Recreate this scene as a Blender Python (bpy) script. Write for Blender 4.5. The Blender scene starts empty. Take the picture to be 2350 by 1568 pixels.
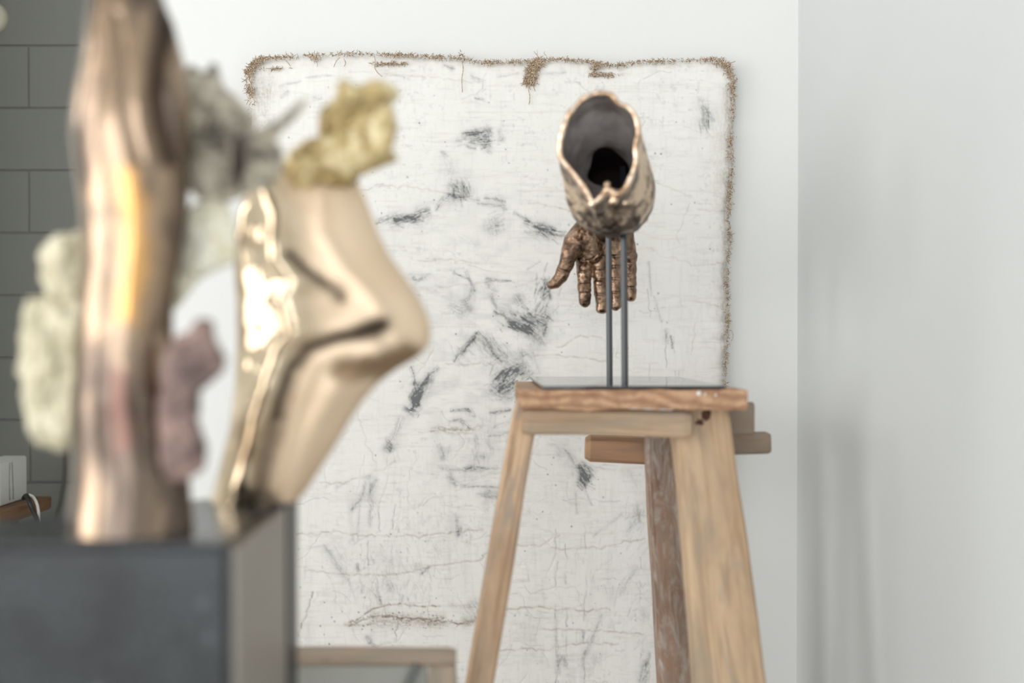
import bpy, bmesh, math, random
import numpy as np
from mathutils import Vector, Matrix, noise as mn

random.seed(7)
rng = np.random.default_rng(11)
scene = bpy.context.scene
C = scene.collection

# ------------------------------------------------------------------ camera
W, HH = 2350, 1568
LENS = 40.0
F = LENS / 36.0 * W                 # focal length in pixels
CAM_Z = 0.90
HORIZON = 754.0
TILT = math.atan((HH / 2 - HORIZON) / F)
FOCUS = 1.96

cam_d = bpy.data.cameras.new('camera')
cam = bpy.data.objects.new('camera', cam_d)
C.objects.link(cam)
cam_d.lens = LENS
cam_d.sensor_width = 36.0
cam_d.clip_start = 0.02
cam.location = (0, 0, CAM_Z)
cam.rotation_euler = (math.pi / 2 - TILT, 0, 0)
cam_d.dof.use_dof = True
cam_d.dof.focus_distance = FOCUS
cam_d.dof.aperture_fstop = 1.65
scene.camera = cam

# ------------------------------------------------------------------ view + world + daylight
scene.view_settings.view_transform = 'Standard'
scene.view_settings.look = 'None'
scene.view_settings.gamma = 1.0
scene.view_settings.use_curve_mapping = False
scene.view_settings.exposure = -0.92

world = bpy.data.worlds.new('overcast_sky')
scene.world = world
world.use_nodes = True
bg = world.node_tree.nodes['Background']
bg.inputs[0].default_value = (0.86, 0.93, 1.0, 1)
bg.inputs[1].default_value = 1.2


def window_light(name, loc, target, sx, sy, power, col):
    d = bpy.data.lights.new(name, 'AREA')
    d.shape = 'RECTANGLE'
    d.size, d.size_y = sx, sy
    d.energy = power
    d.color = col
    o = bpy.data.objects.new(name, d)
    o.location = loc
    v = Vector(target) - Vector(loc)
    o.rotation_euler = v.to_track_quat('-Z', 'Y').to_euler()
    C.objects.link(o)
    return o


LEFT_X, RIGHT_X, BACK_Y, CEIL_Z = -4.50, 0.498, -3.2, 3.20
# daylight in the two openings of wall_left; the lamp at wall_rear is added fill
window_light('daylight_tall_window', (LEFT_X - 0.05, -1.20, 1.55), (0, -1.20, 1.55), 2.8, 2.9, 215, (1.0, 0.98, 0.955))
window_light('daylight_narrow_window', (LEFT_X - 0.05, 2.00, 2.20), (0, 2.00, 2.20), 0.6, 1.0, 24, (1.0, 0.98, 0.95))
window_light('daylight_rear_window', (-1.65, BACK_Y - 0.05, 1.15), (-1.65, 0, 1.15), 4.1, 2.2, 150, (0.97, 0.985, 1.0))  # added fill behind the camera, evens out the light on the wall


# ------------------------------------------------------------------ helpers
ct, st = math.cos(TILT), math.sin(TILT)


def at(px, py, D):
    """Point of the room at world depth D that lies on the photo's pixel."""
    x = (px - W / 2) / F
    u = -(py - HH / 2) / F
    dy = ct + u * st
    dz = -st + u * ct
    s = D / dy
    return Vector((x * s, D, CAM_Z + dz * s))


def obj(name, me, mat=None, parent=None, smooth=True):
    o = bpy.data.objects.new(name, me)
    C.objects.link(o)
    if mat is not None:
        me.materials.clear()
        me.materials.append(mat)
    if parent is not None:
        o.parent = parent
    if smooth:
        me.polygons.foreach_set('use_smooth', [True] * len(me.polygons))
    return o


def tag(o, label=None, cat=None, group=None, kind=None):
    if label:
        o['label'] = label
    if cat:
        o['category'] = cat
    if group:
        o['group'] = group
    if kind:
        o['kind'] = kind
    return o


def empty(name, loc, label, cat):
    """A thing's root; parts are given in world coordinates and stay there."""
    o = bpy.data.objects.new(name, None)
    o.location = loc
    o.empty_display_size = 0.05
    C.objects.link(o)
    return tag(o, label, cat)


WORLD = {}


def part(name, me, mat, root, smooth=True, label=None):
    o = obj(name, me, mat, root, smooth)
    w = WORLD.get(root.name, Matrix.Identity(4)) if root.parent else Matrix.Translation(Vector(root.location))
    o.matrix_parent_inverse = w.inverted()
    WORLD[o.name] = Matrix.Identity(4)
    return tag(o, label)


def root_loc(r):
    l = Vector(r.location)
    while r.parent:
        r = r.parent
    return l


def mesh_of(bm, name='mesh'):
    me = bpy.data.meshes.new(name)
    bm.normal_update()
    bm.to_mesh(me)
    bm.free()
    return me


def box_bm(bm, lo, hi, bevel=0.0):
    r = bmesh.ops.create_cube(bm, size=1.0)
    vs = r['verts']
    lo, hi = Vector(lo), Vector(hi)
    for v in vs:
        v.co = Vector((lo[i] + (v.co[i] + 0.5) * (hi[i] - lo[i]) for i in range(3)))
    if bevel:
        es = set(e for v in vs for e in v.link_edges)
        bmesh.ops.bevel(bm, geom=list(es), offset=bevel, segments=2, affect='EDGES', profile=0.5)


def box_mesh(lo, hi, bevel=0.0):
    bm = bmesh.new()
    box_bm(bm, lo, hi, bevel)
    return mesh_of(bm)


def loft_mesh(rings, cap0=True, cap1=True, closed=True):
    n = len(rings[0])
    verts = [v for r in rings for v in r]
    faces = []
    for i in range(len(rings) - 1):
        for j in range(n if closed else n - 1):
            k = (j + 1) % n
            faces.append((i * n + j, i * n + k, (i + 1) * n + k, (i + 1) * n + j))
    if cap0:
        c = sum((Vector(v) for v in rings[0]), Vector()) / n
        verts.append(c)
        ci = len(verts) - 1
        faces += [(ci, (j + 1) % n, j) for j in range(n)]
    if cap1:
        b = (len(rings) - 1) * n
        c = sum((Vector(v) for v in rings[-1]), Vector()) / n
        verts.append(c)
        ci = len(verts) - 1
        faces += [(ci, b + j, b + (j + 1) % n) for j in range(n)]
    me = bpy.data.meshes.new('loft')
    me.from_pydata([tuple(v) for v in verts], [], faces)
    bm = bmesh.new()
    bm.from_mesh(me)
    bmesh.ops.recalc_face_normals(bm, faces=bm.faces)
    bm.to_mesh(me)
    bm.free()
    me.update()
    return me


def tube_verts(pts, radii, n=6):
    pts = [Vector(p) for p in pts]
    rings = []
    up = Vector((0.13, 0.9, 0.31)).normalized()
    for i, p in enumerate(pts):
        t = (pts[min(i + 1, len(pts) - 1)] - pts[max(i - 1, 0)])
        if t.length < 1e-9:
            t = Vector((0, 0, 1))
        t.normalize()
        a = t.cross(up)
        if a.length < 1e-4:
            a = t.cross(Vector((1, 0, 0)))
        a.normalize()
        b = t.cross(a)
        r = radii[i] if hasattr(radii, '__len__') else radii
        rings.append([p + (a * math.cos(2 * math.pi * j / n) + b * math.sin(2 * math.pi * j / n)) * r for j in range(n)])
    return rings


def tube_mesh(pts, radii, n=8, caps=True):
    return loft_mesh(tube_verts(pts, radii, n), caps, caps)


def interp(tab, y):
    xs = [a[0] for a in tab]
    return [float(np.interp(y, xs, [a[k] for a in tab])) for k in range(1, len(tab[0]))]


def smooth_tab(tab, y, w):
    s = None
    for o, k in ((-w, 1), (-w / 2, 2), (0, 3), (w / 2, 2), (w, 1)):
        v = np.array(interp(tab, y + o)) * k
        s = v if s is None else s + v
    return list(s / 9)


def seg_dist(x, y, poly):
    best, bt = 1e9, 0
    for i in range(len(poly) - 1):
        ax, ay = poly[i]
        bx, by = poly[i + 1]
        dx, dy = bx - ax, by - ay
        t = max(0, min(1, ((x - ax) * dx + (y - ay) * dy) / (dx * dx + dy * dy + 1e-9)))
        d = math.hypot(x - ax - t * dx, y - ay - t * dy)
        best = min(best, d)
    return best


def set_attr(me, name, vals):
    a = me.color_attributes.new(name, 'FLOAT_COLOR', 'POINT')
    n = len(me.vertices)
    arr = np.ones((n, 4), dtype=np.float32)
    vals = np.asarray(vals, dtype=np.float32)
    arr[:len(vals), :vals.shape[1]] = vals
    a.data.foreach_set('color', arr.ravel())


# ------------------------------------------------------------------ materials
def srgb(r, g, b):
    def f(c):
        c /= 255.0
        return c / 12.92 if c <= 0.04045 else ((c + 0.055) / 1.055) ** 2.4
    return (f(r), f(g), f(b), 1.0)


class Mat:
    def __init__(self, name, rough=0.6, metal=0.0, spec=0.5):
        self.m = bpy.data.materials.new(name)
        self.m.use_nodes = True
        self.t = self.m.node_tree
        self.p = self.t.nodes['Principled BSDF']
        self.p.inputs['Roughness'].default_value = rough
        self.p.inputs['Metallic'].default_value = metal
        self.p.inputs['Specular IOR Level'].default_value = spec
        self.co = self.n('ShaderNodeTexCoord').outputs['Object']

    def n(self, typ, **kw):
        nd = self.t.nodes.new(typ)
        for k, v in kw.items():
            setattr(nd, k, v)
        return nd

    def l(self, a, b):
        self.t.links.new(a, b)

    def mapped(self, scale, loc=(0, 0, 0)):
        mp = self.n('ShaderNodeMapping')
        mp.inputs['Scale'].default_value = scale
        mp.inputs['Location'].default_value = loc
        self.l(self.co, mp.inputs['Vector'])
        return mp.outputs[0]

    def noise(self, scale, detail=4, rough=0.55, vec=None, dist=0.0):
        nd = self.n('ShaderNodeTexNoise')
        nd.inputs['Scale'].default_value = scale
        nd.inputs['Detail'].default_value = detail
        nd.inputs['Roughness'].default_value = rough
        nd.inputs['Distortion'].default_value = dist
        self.l(vec if vec is not None else self.co, nd.inputs['Vector'])
        return nd.outputs['Fac']

    def voronoi(self, scale, vec=None, feature='F1'):
        nd = self.n('ShaderNodeTexVoronoi', feature=feature)
        nd.inputs['Scale'].default_value = scale
        self.l(vec if vec is not None else self.co, nd.inputs['Vector'])
        return nd.outputs['Distance']

    def ramp(self, fac, stops):
        r = self.n('ShaderNodeValToRGB')
        el = r.color_ramp.elements
        while len(el) < len(stops):
            el.new(0.5)
        for e, (p, c) in zip(el, stops):
            e.position = p
            e.color = c if len(c) == 4 else (*c, 1)
        self.l(fac, r.inputs[0])
        return r.outputs[0]

    def mix(self, fac, a, b, mode='MIX'):
        m = self.n('ShaderNodeMix', data_type='RGBA', blend_type=mode)
        for sock, v in ((0, fac), (6, a), (7, b)):
            if isinstance(v, (int, float)):
                m.inputs[sock].default_value = v
            elif isinstance(v, tuple):
                m.inputs[sock].default_value = v
            else:
                self.l(v, m.inputs[sock])
        return m.outputs[2]

    def math(self, op, a, b=0.0):
        m = self.n('ShaderNodeMath', operation=op)
        for k, v in ((0, a), (1, b)):
            if isinstance(v, (int, float)):
                m.inputs[k].default_value = v
            else:
                self.l(v, m.inputs[k])
        return m.outputs[0]

    def attr(self, name):
        a = self.n('ShaderNodeAttribute', attribute_name=name)
        s = self.n('ShaderNodeSeparateColor')
        self.l(a.outputs['Color'], s.inputs[0])
        return s.outputs

    def color(self, c):
        if isinstance(c, tuple):
            self.p.inputs['Base Color'].default_value = c
        else:
            self.l(c, self.p.inputs['Base Color'])
        return self

    def rough(self, r):
        self.l(r, self.p.inputs['Roughness'])
        return self

    def bump(self, h, strength=0.3, dist=0.002):
        b = self.n('ShaderNodeBump')
        b.inputs['Strength'].default_value = strength
        b.inputs['Distance'].default_value = dist
        self.l(h, b.inputs['Height'])
        self.l(b.outputs[0], self.p.inputs['Normal'])
        return self


def g(v):
    return (v, v, v, 1)


def plaster(name, col, rough=0.75, bump=0.12):
    m = Mat(name, rough, 0, 0.25)
    nz = m.noise(3.0, 3)
    m.color(m.mix(nz, tuple(c * 0.97 for c in col[:3]) + (1,), col))
    m.bump(m.noise(260, 3), bump, 0.001)
    return m.m


M = {}
M['wall'] = plaster('white_plaster', (0.835, 0.84, 0.822, 1))
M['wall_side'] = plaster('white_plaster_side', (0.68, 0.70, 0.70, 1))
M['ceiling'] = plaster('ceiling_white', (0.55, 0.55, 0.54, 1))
M['floor'] = plaster('pale_screed', (0.82, 0.805, 0.78, 1), 0.5)
M['block'] = plaster('grey_painted_block', (0.225, 0.228, 0.206, 1), 0.8, 0.2)
M['mortar'] = plaster('grey_joint', (0.205, 0.205, 0.186, 1), 0.9, 0.2)


def wood(name, light, dark, grey, scale=1.0, seed=0.0, grey_amt=0.5, white=0.0):
    """Weathered wood, grain along the local X axis."""
    m = Mat(name, 0.72, 0, 0.25)
    v = m.mapped((4 * scale, 60 * scale, 60 * scale), (seed, seed * 2, seed * 3))
    grain = m.noise(1.0, 6, 0.62, v, 1.2)
    v2 = m.mapped((9 * scale, 30 * scale, 30 * scale), (seed + 4, seed, seed))
    big = m.noise(1.0, 5, 0.6, v2, 0.9)
    c = m.ramp(grain, [(0.28, dark), (0.50, light), (0.72, tuple(min(1, k * 1.12) for k in light[:3]) + (1,))])
    gmask = m.ramp(big, [(0.62 - 0.3 * grey_amt, g(0)), (0.80 - 0.2 * grey_amt, g(0.85))])
    c = m.mix(gmask, c, m.mix(grain, tuple(k * 0.75 for k in grey[:3]) + (1,), grey))
    if white:
        v3 = m.mapped((16, 44, 44), (seed + 9, seed, 2))
        wm = m.ramp(m.noise(1.0, 5, 0.7, v3, 1.5), [(0.60 - 0.16 * white, g(0)), (0.72, g(0.75 * white))])
        c = m.mix(wm, c, (0.60, 0.575, 0.54, 1))
    v4 = m.mapped((14, 30, 30), (seed + 2, seed + 7, seed))
    spot = m.ramp(m.noise(1.0, 2, 0.5, v4), [(0.70, g(0)), (0.78, g(0.6))])
    c = m.mix(spot, c, (0.10, 0.085, 0.075, 1))
    v5 = m.mapped((5 * scale, 11 * scale, 11 * scale), (seed + 1, seed, seed + 3))
    c = m.mix(m.ramp(m.noise(1.0, 4, 0.6, v5), [(0.45, g(0)), (0.66, g(0.5))]), c, dark)
    m.color(c)
    m.bump(grain, 0.35, 0.0012)
    return m.m


TAN, BRN, GRY = srgb(204, 174, 144), srgb(150, 120, 94), srgb(170, 159, 147)
M['wood_leg'] = wood('weathered_leg_wood', TAN, BRN, GRY, 1.0, 1.3, 0.55)
M['wood_big'] = wood('weathered_wide_leg_wood', srgb(206, 178, 146), srgb(160, 130, 102), srgb(178, 163, 144), 0.8, 5.1, 0.55, 0.25)
M['wood_rail'] = wood('weathered_rail_wood', srgb(188, 162, 134), srgb(140, 114, 90), srgb(168, 154, 138), 0.8, 8.4, 0.6)
M['wood_grey'] = wood('grey_rail_wood', srgb(160, 142, 124), srgb(118, 100, 84), srgb(156, 145, 132), 0.9, 3.7, 0.9)
M['wood_brown'] = wood('reddish_brown_wood', srgb(178, 142, 112), srgb(134, 100, 76), srgb(156, 138, 120), 0.9, 6.2, 0.2)
M['wood_wash'] = wood('white_washed_brown_wood', srgb(158, 130, 110), srgb(108, 84, 70), srgb(156, 142, 130), 0.9, 2.2, 0.6, 1.0)


def end_grain():
    m = Mat('sawn_seat_wood', 0.75, 0, 0.2)
    v = m.mapped((30, 6, 40), (0.3, 0, 0))
    rot = m.n('ShaderNodeVectorRotate', rotation_type='Y_AXIS')
    rot.inputs['Angle'].default_value = 0.5
    m.l(v, rot.inputs['Vector'])
    w = m.n('ShaderNodeTexWave', wave_type='RINGS', rings_direction='Y')
    w.inputs['Scale'].default_value = 0.55
    w.inputs['Distortion'].default_value = 7
    w.inputs['Detail'].default_value = 3
    m.l(rot.outputs[0], w.inputs['Vector'])
    nz = m.noise(70, 5, 0.65)
    c = m.mix(w.outputs['Fac'], srgb(166, 128, 100), srgb(204, 166, 134))
    c = m.mix(m.ramp(nz, [(0.42, g(0)), (0.68, g(0.75))]), c, srgb(150, 112, 90))
    m.color(c)
    m.bump(nz, 0.4, 0.0015)
    return m.m


M['seat'] = end_grain()
M['white_paint'] = Mat('white_paint_fleck', 0.5).color(srgb(236, 232, 224)).m
M['knot'] = Mat('dark_red_knot', 0.8).color(srgb(84, 54, 42)).m

# bronzes
def bronze_foot():
    m = Mat('polished_and_satin_bronze', 0.3, 1.0)
    a = m.attr('mask')
    nz = m.noise(16, 4, 0.55)
    pol = m.mix(m.ramp(nz, [(0.40, g(0)), (0.66, g(1))]), srgb(220, 202, 174), srgb(158, 136, 110))
    sat = m.mix(m.noise(9, 3), srgb(240, 220, 194), srgb(222, 196, 166))
    c = m.mix(a[0], sat, pol)
    c = m.mix(a[2], c, srgb(142, 116, 90))
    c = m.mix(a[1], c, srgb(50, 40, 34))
    m.color(c)
    r = m.mix(a[0], g(0.5), g(0.10))
    m.rough(m.mix(a[1], r, g(0.55)))
    h = m.noise(34, 2, 0.45)
    hh = m.mix(a[0], g(0.5), h)
    m.bump(hh, 0.35, 0.004)
    return m.m


def bronze_column():
    m = Mat('streaked_bronze', 0.22, 1.0)
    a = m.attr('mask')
    v = m.mapped((22, 22, 7), (0.2, 0, 0))
    nz = m.noise(1.0, 4, 0.55, v, 0.6)
    c = m.ramp(nz, [(0.30, srgb(66, 58, 53)), (0.46, srgb(118, 104, 93)), (0.58, srgb(176, 152, 128)), (0.72, srgb(116, 105, 98))])
    c = m.mix(a[0], c, srgb(232, 176, 104))       # golden streak
    c = m.mix(a[1], c, srgb(66, 54, 47))          # shade of the folds, painted dark
    c = m.mix(a[2], c, srgb(128, 96, 86))        # reddish heat stain
    m.color(c)
    r = m.ramp(m.noise(18, 3), [(0.35, g(0.10)), (0.7, g(0.26))])
    m.rough(m.mix(a[1], r, g(0.6)))
    m.bump(m.noise(24, 2, 0.4), 0.22, 0.004)
    return m.m


M['foot'] = bronze_foot()
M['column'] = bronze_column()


def crust(name, c1, c2, c3, metal=0.35, rough=0.55):
    m = Mat(name, rough, metal)
    nz = m.noise(70, 5, 0.65)
    vz = m.voronoi(160)
    nb = m.noise(26, 3, 0.6)
    c = m.ramp(m.mix(0.55, nz, nb), [(0.38, c1), (0.5, c2), (0.62, c3)])
    m.color(c)
    m.bump(m.mix(0.5, nz, vz), 0.8, 0.004)
    return m.m


M['crust_grey'] = crust('grey_green_crust', srgb(100, 94, 84), srgb(184, 176, 158), srgb(230, 223, 204), 0.05)
M['crust_gold'] = crust('yellow_gold_crust', srgb(128, 107, 68), srgb(208, 184, 130), srgb(255, 241, 198), 0.35, 0.4)
M['crust_pale'] = crust('pale_cream_crust', srgb(226, 220, 188), srgb(249, 245, 222), srgb(255, 252, 240), 0.0)
M['crust_left'] = crust('pale_sage_crust', srgb(176, 168, 138), srgb(216, 208, 180), srgb(240, 233, 208), 0.05)
M['crust_pink'] = crust('mauve_pink_crust', srgb(88, 72, 68), srgb(134, 111, 104), srgb(182, 152, 140), 0.1)


def bronze_arm():
    m = Mat('patched_arm_bronze', 0.5, 0.75)
    a = m.attr('mask')
    nz = m.noise(26, 4, 0.6, None, 0.4)
    c = m.mix(m.ramp(nz, [(0.44, g(0)), (0.54, g(1))]), srgb(126, 110, 98), srgb(230, 208, 182))
    dk = m.ramp(m.noise(34, 3, 0.6, m.mapped((1, 1, 1), (3, 1, 2))), [(0.50, g(0)), (0.58, g(0.95))])
    dk = m.math('MULTIPLY', dk, a[0])
    c = m.mix(dk, c, srgb(44, 36, 33))
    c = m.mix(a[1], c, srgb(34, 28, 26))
    m.color(c)
    m.bump(m.noise(60, 4), 0.5, 0.003)
    return m.m


def bronze_hand():
    m = Mat('brown_hand_bronze', 0.3, 0.95)
    nz = m.noise(38, 4, 0.6)
    c = m.ramp(nz, [(0.33, srgb(80, 65, 55)), (0.52, srgb(144, 118, 98)), (0.68, srgb(200, 172, 148))])
    m.color(c)
    m.rough(m.ramp(m.noise(52, 3), [(0.35, g(0.16)), (0.65, g(0.42))]))
    m.bump(m.noise(120, 4, 0.6), 0.6, 0.0035)
    return m.m


M['arm'] = bronze_arm()
M['hand'] = bronze_hand()
mm = Mat('dark_grey_cast_interior', 0.55, 0.3)
mm.color(mm.ramp(mm.noise(22, 3), [(0.35, srgb(112, 102, 97)), (0.65, srgb(176, 170, 168))]))
mm.p.inputs['Metallic'].default_value = 0.0
M['inside'] = mm.m
mm = Mat('bright_cut_bronze', 0.3, 1.0)
mm.color(mm.ramp(mm.noise(60, 3), [(0.36, srgb(190, 154, 122)), (0.58, srgb(255, 230, 204))]))
mm.bump(mm.noise(150, 3), 0.4, 0.002)
M['rim'] = mm.m
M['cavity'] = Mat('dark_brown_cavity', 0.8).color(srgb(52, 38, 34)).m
M['rod'] = Mat('blackened_steel_rod', 0.28, 0.0, 0.5).color(srgb(46, 51, 57)).m
M['rod_dark'] = Mat('dark_rod_flank', 0.4, 0.6).color(srgb(40, 44, 50)).m
M['plate'] = Mat('black_gloss_plate', 0.05, 0.0, 1.0).color(srgb(34, 34, 36)).m


def plinth_mat():
    m = Mat('dark_slate_plinth', 0.42, 0.0, 0.5)
    nz = m.noise(14, 4, 0.6)
    fl = m.ramp(m.voronoi(26), [(0.0, g(1)), (0.16, g(0))])
    c = m.ramp(nz, [(0.35, srgb(30, 33, 35)), (0.65, srgb(48, 52, 55))])
    c = m.mix(m.math('MULTIPLY', fl, 0.5), c, srgb(150, 156, 160))
    m.color(c)
    m.rough(m.ramp(nz, [(0.3, g(0.20)), (0.7, g(0.32))]))
    m.bump(m.noise(40, 4), 0.12, 0.002)
    return m.m


M['plinth'] = plinth_mat()
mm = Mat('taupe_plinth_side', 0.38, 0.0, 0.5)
mm.color(mm.mix(mm.noise(6, 3), srgb(126, 120, 112), srgb(150, 144, 136)))  # lighter taupe: the bright wall's reflection put into the side's colour
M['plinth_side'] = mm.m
M['edge'] = Mat('blue_black_steel', 0.3, 0.6).color(srgb(38, 42, 50)).m  # dark reflection of the rolled corner, put into the colour
M['jute'] = Mat('jute_fibre', 0.9, 0, 0.1)
_j = M['jute']
_j.color(_j.ramp(_j.noise(420, 3), [(0.35, srgb(138, 114, 90)), (0.5, srgb(180, 157, 130)), (0.64, srgb(218, 206, 190))]))
M['jute'] = _j.m


def canvas_mat():
    m = Mat('chalk_white_painted_canvas', 0.8, 0, 0.2)
    a = m.n('ShaderNodeAttribute', attribute_name='paint')
    fine = m.noise(900, 2, 0.6)
    c = m.mix(0.06, a.outputs['Color'], m.ramp(fine, [(0.3, g(0.25)), (0.6, g(1.0))]), 'MULTIPLY')
    m.color(c)
    wv = m.n('ShaderNodeTexWave', wave_type='BANDS', bands_direction='X')
    wv.inputs['Scale'].default_value = 330
    wv.inputs['Distortion'].default_value = 1.5
    m.l(m.co, wv.inputs['Vector'])
    wz = m.n('ShaderNodeTexWave', wave_type='BANDS', bands_direction='Z')
    wz.inputs['Scale'].default_value = 330
    wz.inputs['Distortion'].default_value = 1.5
    m.l(m.co, wz.inputs['Vector'])
    m.bump(m.mix(0.6, m.mix(0.5, wv.outputs['Fac'], wz.outputs['Fac']), fine), 0.25, 0.0006)
    return m.m


M['canvas'] = canvas_mat()
M['stretcher'] = wood('stretcher_wood', srgb(190, 160, 124), srgb(150, 116, 84), srgb(160, 146, 128), 1, 4.4, 0.3)
M['black_rubber'] = Mat('black_cable', 0.5).color(srgb(28, 28, 28)).m
M['white_plastic'] = Mat('white_plastic', 0.45).color(srgb(226, 226, 220)).m
M['box_white'] = Mat('white_board', 0.6).color(srgb(212, 214, 208)).m
M['grey_cord'] = Mat('grey_cord', 0.6).color(srgb(96, 92, 86)).m
M['drip_grey'] = Mat('grey_drip', 0.6).color(srgb(150, 150, 146)).m
M['fitting'] = Mat('beige_fitting', 0.5).color(srgb(196, 192, 172)).m
M['bench_wood'] = wood('dark_bench_wood', srgb(122, 92, 68), srgb(78, 56, 40), srgb(112, 92, 74), 1, 7.7, 0.2)
M['bench_dark'] = Mat('dark_bench_front', 0.7).color(srgb(60, 60, 58)).m
M['frame_wood'] = wood('faded_frame_wood', srgb(168, 150, 132), srgb(140, 116, 96), srgb(156, 150, 140), 0.7, 9.2, 0.7)
mm = Mat('flat_grey_panel', 0.6)
mm.color(mm.mix(mm.noise(8, 3), srgb(150, 150, 143), srgb(164, 164, 157)))
M['panel_grey'] = mm.m
M['slit'] = Mat('dark_grey_strip', 0.7).color(srgb(104, 106, 102)).m

# ------------------------------------------------------------------ the room
WALL_Y = 1.985
NICHE_X = -0.70
NICHE_Y = 2.35


def struct(name, me, mat, smooth=False):
    o = obj(name, me, mat, None, smooth)
    return tag(o, kind='structure')


struct('floor', box_mesh((LEFT_X - 0.3, BACK_Y - 0.3, -0.1), (RIGHT_X + 0.3, NICHE_Y + 0.3, 0.0)), M['floor'])
struct('ceiling', box_mesh((LEFT_X - 0.3, BACK_Y - 0.3, CEIL_Z), (RIGHT_X + 0.3, NICHE_Y + 0.3, CEIL_Z + 0.1)), M['ceiling'])
struct('wall_back', box_mesh((NICHE_X, WALL_Y, 0), (RIGHT_X, NICHE_Y + 0.15, CEIL_Z)), M['wall'])
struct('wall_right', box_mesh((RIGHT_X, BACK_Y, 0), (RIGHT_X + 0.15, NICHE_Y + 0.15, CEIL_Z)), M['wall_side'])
struct('wall_partition', box_mesh((-1.17, 1.90, 0), (-1.07, NICHE_Y, CEIL_Z)), M['wall'])  # added out of view to keep window light off the block wall
struct('wall_far_left', box_mesh((LEFT_X, NICHE_Y, 0), (-1.17, NICHE_Y + 0.15, CEIL_Z)), M['wall'])


def wall_with_openings(name, axis, at_, thick, lo, hi, z1, holes, mat):
    """Wall along one axis with rectangular window openings (a0, a1, z0, z1)."""
    bm = bmesh.new()
    cuts = sorted(holes)
    a = lo

    def bx(a0, a1, z0, z1_):
        if axis == 'y':
            box_bm(bm, (at_ - thick, a0, z0), (at_, a1, z1_))
        else:
            box_bm(bm, (a0, at_ - thick, z0), (a1, at_, z1_))
    for (h0, h1, hz0, hz1) in cuts:
        bx(a, h0, 0, z1)
        bx(h0, h1, 0, hz0)
        bx(h0, h1, hz1, z1)
        a = h1
    bx(a, hi, 0, z1)
    return struct(name, mesh_of(bm), mat)


wall_with_openings('wall_left', 'y', LEFT_X, 0.04, BACK_Y, NICHE_Y + 0.15, CEIL_Z,
                   [(-2.6, 0.2, 0.1, 3.0), (1.70, 2.30, 1.70, 2.70)], M['wall'])
wall_with_openings('wall_rear', 'x', BACK_Y, 0.04, LEFT_X, RIGHT_X, CEIL_Z,
                   [(-3.7, 0.4, 0.05, 2.25)], M['wall'])  # opening made for the added fill lamp

# grey block wall at the far left: core plus single blocks
core = struct('wall_niche', box_mesh((-1.07, NICHE_Y + 0.003, 0), (NICHE_X, NICHE_Y + 0.15, CEIL_Z)), M['mortar'])
px_m = NICHE_Y / F
block_cache = {}
for k in range(-5, 13):
    y0, y1 = 104 + 143.2 * k, 104 + 143.2 * (k + 1)
    ztop, zbot = at(0, y0, NICHE_Y).z, at(0, y1, NICHE_Y).z
    if zbot < 0.0 or ztop > CEIL_Z:
        continue
    off = 68 if k % 2 == 0 else -77
    edges = [off - 290, off, off + 290, off + 580]
    for a0, a1 in zip(edges[:-1], edges[1:]):
        xa = max(at(a0, 700, NICHE_Y).x, -1.07)
        xb = min(at(a1, 700, NICHE_Y).x, NICHE_X)
        if xb - xa < 0.02:
            continue
        key = (round(xb - xa, 3))
        gap = 0.0011
        if key not in block_cache:
            w, h = xb - xa, ztop - zbot
            block_cache[key] = box_mesh((gap, 0, gap), (w - gap, 0.02, h - gap), 0.0016)
            block_cache[key].materials.append(M['block'])
        o = bpy.data.objects.new('block', block_cache[key])
        o.location = (xa, NICHE_Y + random.uniform(-0.0007, 0.0007), zbot)
        o.parent = core
        C.objects.link(o)

# ------------------------------------------------------------------ painted canvas on the wall
CAN_Y = 1.962


def vnoise(X, Y, sx, sy, seed):
    r = np.random.default_rng(seed)
    tab = r.random((256, 256)).astype(np.float32)
    x, y = X / sx, Y / sy
    xi, yi = np.floor(x).astype(int), np.floor(y).astype(int)
    fx, fy = x - xi, y - yi
    fx, fy = fx * fx * (3 - 2 * fx), fy * fy * (3 - 2 * fy)
    a = tab[yi % 256, xi % 256]
    b = tab[yi % 256, (xi + 1) % 256]
    c = tab[(yi + 1) % 256, xi % 256]
    d = tab[(yi + 1) % 256, (xi + 1) % 256]
    return (a * (1 - fx) + b * fx) * (1 - fy) + (c * (1 - fx) + d * fx) * fy


def fbm(X, Y, sx, sy, seed, octv=4):
    s, amp, tot = 0, 1.0, 0
    for o in range(octv):
        s = s + amp * vnoise(X, Y, sx / 2 ** o, sy / 2 ** o, seed + o)
        tot += amp
        amp *= 0.55
    return s / tot


def sstep(a, b, x):
    t = np.clip((x - a) / (b - a), 0, 1)
    return t * t * (3 - 2 * t)


TOP = [(560, 172), (575, 146), (600, 133), (720, 126), (800, 122), (900, 125), (1050, 132), (1110, 143), (1200, 141), (1240, 137),
       (1300, 136), (1350, 141), (1380, 148), (1430, 148), (1460, 142), (1560, 138), (1640, 136), (1668, 148), (1690, 182)]
RIGHT = [(120, 1684), (190, 1686), (250, 1684), (340, 1680), (375, 1683), (450, 1677), (480, 1674), (560, 1676), (600, 1671),
         (650, 1669), (700, 1672), (770, 1671), (830, 1666), (900, 1665), (1200, 1662), (1620, 1656)]
LEFT = [(120, 570), (180, 566), (240, 573), (330, 572), (600, 574), (1620, 578)]
BOT = 1640.0
STEP = 1.7
xs = np.arange(562, 1690 + STEP, STEP)
ys = np.concatenate([np.arange(120, 1580, STEP), np.arange(1582, BOT + 1, 8)])
NX, NY = len(xs), len(ys)
u = (xs - xs[0]) / (xs[-1] - xs[0])
L = np.interp(ys, [a for a, b in LEFT], [b for a, b in LEFT])
R = np.interp(ys, [a for a, b in RIGHT], [b for a, b in RIGHT])
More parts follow.
